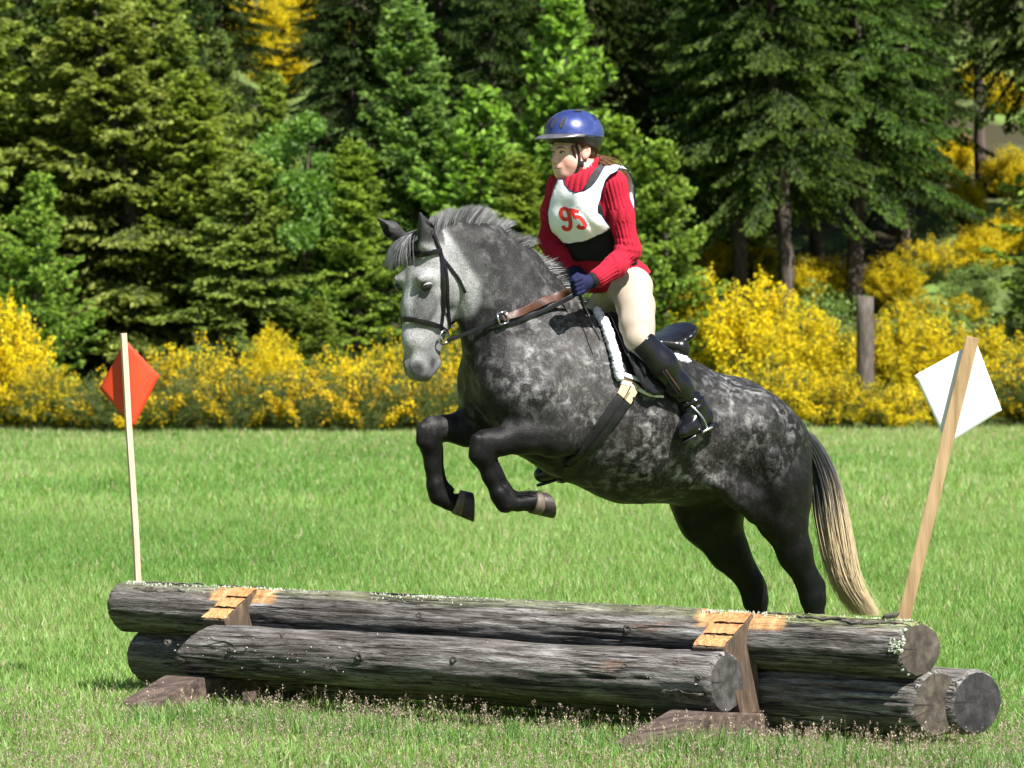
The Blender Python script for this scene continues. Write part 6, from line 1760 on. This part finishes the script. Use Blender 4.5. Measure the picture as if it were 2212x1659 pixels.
five = [stroke([(1230.5, 453.5), (1238, 455), (1251, 457.5)], [8.4] * 10, 10), stroke([(1234, 454), (1238, 462), (1243.5, 470.5)], [7.0] * 10, 10),
        stroke([(1241, 470), (1247, 468.5), (1254, 471), (1261, 479), (1264.5, 487), (1261, 491.5), (1253.5, 491), (1248, 486.5)], 8.0, 26)]
print_on('number_five', five)

# ---- breeches
Lg = Soft(np.array([-.42, -.42, 1.38]), np.array([.30, .42, 1.98]), .0075)
for L in (LEG_N, LEG_F): Lg.chain([(q[0] - RO, q[1], 1) for q in L], .05)
Lg.ell(hw(1348, 622, 0) - RO, [HF, HL, ZV], (.105, .150, .085), .05)
Lg.cone(hw(1380, 735, .285) - RO, hw(1392, 748, .290) - RO, .060, .056, .02)
lv, lf = Lg.mesh(2)
lv = lv + normals(lv, lf) * (.0022 * fbm(lv * [22, 22, 12], 2))[:, None]
obj('breeches', mesh_np('breeches', lv + RO - PRO, lf, TAN, True), person)
# ---- boots
def boot(L, heel, ball_, toe, top_dir, name, out):
    Bt = Soft(np.minimum.reduce([q[0] for q in L] + [toe, heel]) - RO - .11, np.maximum.reduce([q[0] for q in L] + [toe, heel]) - RO + .11, .0045)
    Bt.chain([(q[0] - RO, q[1] + .005, 1) for q in L], .03)
    an = L[-1][0]
    Bt.chain([(an - RO, .044, 1), (heel - RO, .036, 1)], .03); Bt.chain([(heel - RO, .034, 1), (ball_ - RO, .041, 1), (toe - RO, .030, 1)], .02); Bt.cone(an - RO, ball_ - RO, .040, .036, .04)
    d0 = L[0][0] - L[1][0]; d0 = d0 / np.linalg.norm(d0); Bt.half(L[0][0] - RO - d0 * .0 + top_dir * .0, d0 + top_dir, .004, L[0][0] - RO - .12, L[0][0] - RO + .12)
    sd = toe - heel; sd /= np.linalg.norm(sd); up = np.cross(out, sd); up = up if np.dot(up, an - heel) > 0 else -up; up /= np.linalg.norm(up)
    Bt.half(heel - up * .030 - RO, -up, .003, np.minimum(heel, toe) - RO - .09, np.maximum(heel, toe) - RO + .06)
    v, f = Bt.mesh(1); nn = normals(v, f)
    q = v - (an - RO); ax = (L[-1][0] - L[-2][0]); ax /= np.linalg.norm(ax); tt = q @ ax
    side = q @ np.cross(ax, out)
    amp = np.exp(-((tt + .025) / .04) ** 2) + .15 * np.exp(-((tt + .11) / .05) ** 2)
    v = v + nn * (.0036 * amp * np.sin(tt * 190 + 60 * side + 3.0 * fbm(v * 16, 2)) + .0014 * fbm(v * 11, 2))[:, None]
    o = obj(name, mesh_np(name, v + RO - PRO, f, BOOT, True), person)
    c_ = (heel + toe) / 2 - up * .034; mb = MB(); k = 20
    for h_ in (0, .010):
        for i in range(k):
            a = 6.283 * i / k; wd = .036 * (1 - .25 * math.cos(a)); mb.v.append(tuple(c_ + sd * math.cos(a) * (np.linalg.norm(toe - heel) / 2 + .032) + out * math.sin(a) * wd - up * h_ - PRO))
    mb.f = [(i, (i + 1) % k, k + (i + 1) % k, k + i) for i in range(k)] + [tuple(range(k))[::-1], tuple(range(k, 2 * k))]
    mb.build('sole', BOOT, o, bevel=.002); MB().box(heel - up * .052 - PRO - sd * .004, sd * .030, out * .030, up * .012).build('heel', BOOT, o, bevel=.004)
    top = L[0][0]; ring = [] 
    return o, up, sd
bt, bup, bsd = boot(SHIN_N, hw(1522, 900, .300), hw(1492, 920, .318), hw(1475, 933, .330), np.array([-.35, 0, .35]), 'boot', HL)
boot(SHIN_F, hw(1212, 1010, -.29), hw(1185, 1018, -.30), hw(1168, 1026, -.305), np.array([0, 0, .2]), 'boot', -HL)
# ---- gloves: palm, four curled fingers and a thumb, closed on the rein
def glove(base, to, near, name, flip):
    fwd_ = to - base; fwd_ /= np.linalg.norm(fwd_); up_ = ZV - fwd_ * fwd_[2]; up_ /= np.linalg.norm(up_); out = np.cross(up_, fwd_) * flip
    Gv = Soft(np.minimum(base, to) - RO - .09, np.maximum(base, to) - RO + .09, .0028)
    b = base - RO; P = lambda f, u, o: b + fwd_ * f + up_ * u + out * o
    Gv.cone(P(-.01, .004, 0), P(.030, .0, 0), .027, .030, .012); Gv.ell(P(.050, -.002, .002), [fwd_, up_, out], (.036, .040, .021), .012)
    for i, ln in enumerate((.92, 1.0, .95, .80)):
        u = .027 - .0185 * i
        k0, k1, k2, k3 = P(.068, u, .012), P(.092 * (.9 + .1 * ln), u - .003, .004), P(.094, u - .006, -.016 * ln), P(.074, u - .006, -.028 * ln)
        Gv.chain([(k0, .0105, 1), (k1, .0098, 1), (k2, .0092, 1), (k3, .0082, 1)], .004)
    Gv.chain([(P(.035, .026, -.010), .0125, 1), (P(.060, .040, -.010), .0110, 1), (P(.086, .036, -.012), .0092, 1)], .006)
    v, f = Gv.mesh(1); o = obj(name, mesh_np(name, v + RO - PRO, f, GLOVE, True), person)
    cuff = MB(); cuff.tube([base - fwd_ * .022 - PRO, base - fwd_ * .008 - PRO, base + fwd_ * .010 - PRO], [.033, .034, .031], 18); cuff.build('cuff', BLACKC, o)
    return o
glove(rw(1276, 607, .192), rw(1240, 620, .185), True, 'glove', 1)
glove(rw(1222, 575, -.10), rw(1238, 594, -.07), False, 'glove', -1)

# ---- helmet
HB = fw(1240, 297, 0)
m, nt, p = new_mat('blue_helmet_shell')
f = noise(nt, 9, 5, .6, coords(nt), .8); f2 = noise(nt, 70, 3, .6, coords(nt))
nt.links.new(ramp(nt, math_n(nt, 'MULTIPLY_ADD', f2, .25, math_n(nt, 'MULTIPLY', f, .75)), [(.35, (.018, .030, .13)), (.55, (.036, .056, .21)), (.72, (.11, .135, .33))]), p.inputs['Base Color'])
p.inputs['Roughness'].default_value = .3; p.inputs['Coat Weight'].default_value = .6; p.inputs['Coat Roughness'].default_value = .12; p.inputs['Metallic'].default_value = .25
BLUE = m
RIMM = simple('black_helmet_rim', (.008, .008, .009), (.02, .02, .021), 50, .4, .001, .4)
VIS = simple('grey_visor', (.05, .05, .058), (.11, .11, .125), 20, .3, 0, .5)
VENT = simple('dark_vent', (.008, .008, .010), (.05, .045, .045), 160, .7)
helmet = empty('helmet', tuple(HB - PRO)); helmet.parent = person
a_, b_, h_ = .134, .112, .119
def hel(az, el, g=0.0):      # az 0 = front
    c_ = math.cos(el); e = abs(math.sin(el)) ** .92 * math.copysign(1, math.sin(el))
    bulge = 1 + .02 * math.cos(2 * az)
    return FF * (a_ + g) * c_ * math.cos(az) * bulge + FL * (b_ + g) * c_ * math.sin(az) + ZV * (h_ + g) * e
nA, nE = 64, 22; V_ = []
for j in range(nE + 1):
    el = math.pi / 2 * j / nE
    for i in range(nA):
        az = 6.2832 * i / nA; g = 0
        ridge = .0022 * math.cos(az * 2) * math.sin(2 * el) + .0035 * math.exp(-((abs(math.sin(az)) - .42 - .2 * math.sin(el)) / .05) ** 2) * math.cos(el)
        V_.append(hel(az, el, ridge))
F_ = [(j * nA + i, j * nA + (i + 1) % nA, (j + 1) * nA + (i + 1) % nA, (j + 1) * nA + i) for j in range(nE) for i in range(nA)]
obj('shell', mesh_np('shell', np.array(V_), np.array(F_), BLUE, True), helmet).modifiers.new('t', 'SOLIDIFY').thickness = .004
V_ = []; nB = 8
for j in range(nB + 1):
    for i in range(nA):
        az = 6.2832 * i / nA; back_ = (1 - math.cos(az)) / 2; dep = .026 + .044 * back_ ** 2.2 + .004 * math.sin(az) ** 2
        t = j / nB; q = hel(az, 0, -.0015 - .012 * t ** 1.6 - .014 * back_ * t * t) - ZV * dep * t; V_.append(q + ZV * .001)
F_ = [(j * nA + i, j * nA + (i + 1) % nA, (j + 1) * nA + (i + 1) % nA, (j + 1) * nA + i)[::-1] for j in range(nB) for i in range(nA)]
o = obj('rim', mesh_np('rim', np.array(V_), np.array(F_), RIMM, True), helmet); md = o.modifiers.new('t', 'SOLIDIFY'); md.thickness = .012; md.offset = -1
V_ = []; nV = 30
for j in range(7):
    t = j / 6
    for i in range(nV + 1):
        az = math.radians(-82 + 164 * i / nV); ext = .052 * math.cos(az * .98) ** .8 * t
        V_.append(hel(az, 0, .003) + FF * ext * 1.0 + ZV * (.006 * (1 - t) - .016 * t * math.cos(az) ** 1 * 1.0 + .004 * math.sin(3.1 * t)))
F_ = [(j * (nV + 1) + i, j * (nV + 1) + i + 1, (j + 1) * (nV + 1) + i + 1, (j + 1) * (nV + 1) + i) for j in range(6) for i in range(nV)]
o = obj('visor', mesh_np('visor', np.array(V_), np.array(F_), VIS, True), helmet); md = o.modifiers.new('t', 'SOLIDIFY'); md.thickness = .005
def vent(az, el, la, lw, rot):
    k = 20; mb = MB(); ca, sa = math.cos(rot), math.sin(rot)
    for sc, g in ((1.12, .0045), (1.0, .0066), (.90, .0052), (.55, .0048), (.12, .0048)):
        for i in range(k):
            q = 6.283 * i / k; u, w = math.cos(q) * la * sc, math.sin(q) * lw * sc
            de, da = (u * ca - w * sa) / h_, (u * sa + w * ca) / (b_ * max(.25, math.cos(el)))
            mb.v.append(tuple(hel(az + da, el + de, g)))
    mb.f = [(r * k + i, r * k + (i + 1) % k, (r + 1) * k + (i + 1) % k, (r + 1) * k + i) for r in range(4) for i in range(k)] + [tuple(4 * k + i for i in range(k))]
    mb.build('vent', VENT, helmet)
for az in (.20, .58, -.20, -.58): vent(az, .48, .026, .007, .12)
for az in (1.35, -1.35): vent(az, 1.15, .018, .007, 1.4)
for az in (2.35, -2.35): vent(az, .78, .018, .007, .6)
# straps of the helmet
def skin_pt(x, y, off=.006):
    q, n_ = cast(tb, x, y, off); return q
st = [fw(1245, 312, .078), skin_pt(1249, 330), skin_pt(1250, 348), skin_pt(1246, 366), skin_pt(1236, 380), skin_pt(1224, 387) if skin_pt(1224, 387) is not None else fw(1224, 387, .0), fw(1219, 389, -.01)]
st = [q for q in st if q is not None]
mb = MB(); mb.tube([q - HB for q in spline(st, 24)], .0062, 8, flat=.9); mb.build('chin_strap', RIMM, helmet)
st2 = [fw(1276, 322, .070), fw(1268, 340, .068), fw(1256, 352, .070)]
mb = MB(); mb.tube([q - HB for q in spline(st2, 10)], .0050, 8); mb.build('rear_strap', RIMM, helmet)
bq = fw(1256, 354, .074) - HB; mb = MB(); mb.box(bq, FF * .010, FL * .006, ZV * .013); mb.build('strap_buckle', RIMM, helmet, bevel=.003)

# ---- stirrup and crop
stir = empty('stirrup', tuple(hw(1505, 900, .32))); TO = np.array(stir.location)
tag(stir, 'steel stirrup with its leather on the near boot', 'stirrup')
eye_ = hw(1484, 868, .335); tr_f = hw(1504, 936, .345); tr_b = hw(1532, 922, .345)
for ofs in (-.055, .02):
    a = eye_ + HL * .0; b = (tr_f + tr_b) / 2 + HL * (ofs - .0)
    q = [eye_, eye_ * .45 + b * .55 + HL * ofs * .9 + (tr_b - tr_f) * .18, b + (tr_b - tr_f) * .18]
    MB().tube([z - TO for z in spline(q, 12)], .0055, 8).build('side_bar', STEEL, stir)
MB().box((tr_f + tr_b) / 2 - HL * .018 - TO + (tr_b - tr_f) * .1, (tr_b - tr_f) * .40, HL * .052, ZV * .006).build('tread', STEEL, stir, bevel=.004)
MB().tube([hw(1480, 862, .335) - TO, hw(1488, 874, .337) - TO], .008, 10).build('eye_loop', STEEL, stir)
lp = [hw(1432, 802, .375), hw(1450, 828, .368), hw(1468, 852, .352), eye_ + HL * .004]
strap('leather', spline(lp, 12), [HL] * 12, .010, LEATH, stir, TO, .003)
lp2 = [q + np.array([.012, 0, .006]) for q in lp]; strap('leather', spline(lp2, 12), [HL] * 12, .006, BROWN, stir, TO, .003)
crop = empty('riding_crop', tuple(rw(1250, 628, .185))); CO = np.array(crop.location)
tag(crop, 'black riding crop held in the near gloved hand, pointing down', 'crop')
c1, c2, c3 = rw(1248, 626, .19), hw(1268, 678, .20), hw(1296, 735, .27)
MB().tube([c1 - CO, (c1 + c2) / 2 - CO, c2 - CO], [.0085, .008, .0075], 10).build('handle', LEATH, crop)
MB().tube([c2 - CO, c2 + (c2 - c1) * .09 - CO], .0088, 10).build('ferrule', STEEL, crop)
MB().tube([c2 - CO, c3 - CO], [.004, .003], 8).build('shaft', LEATH, crop)
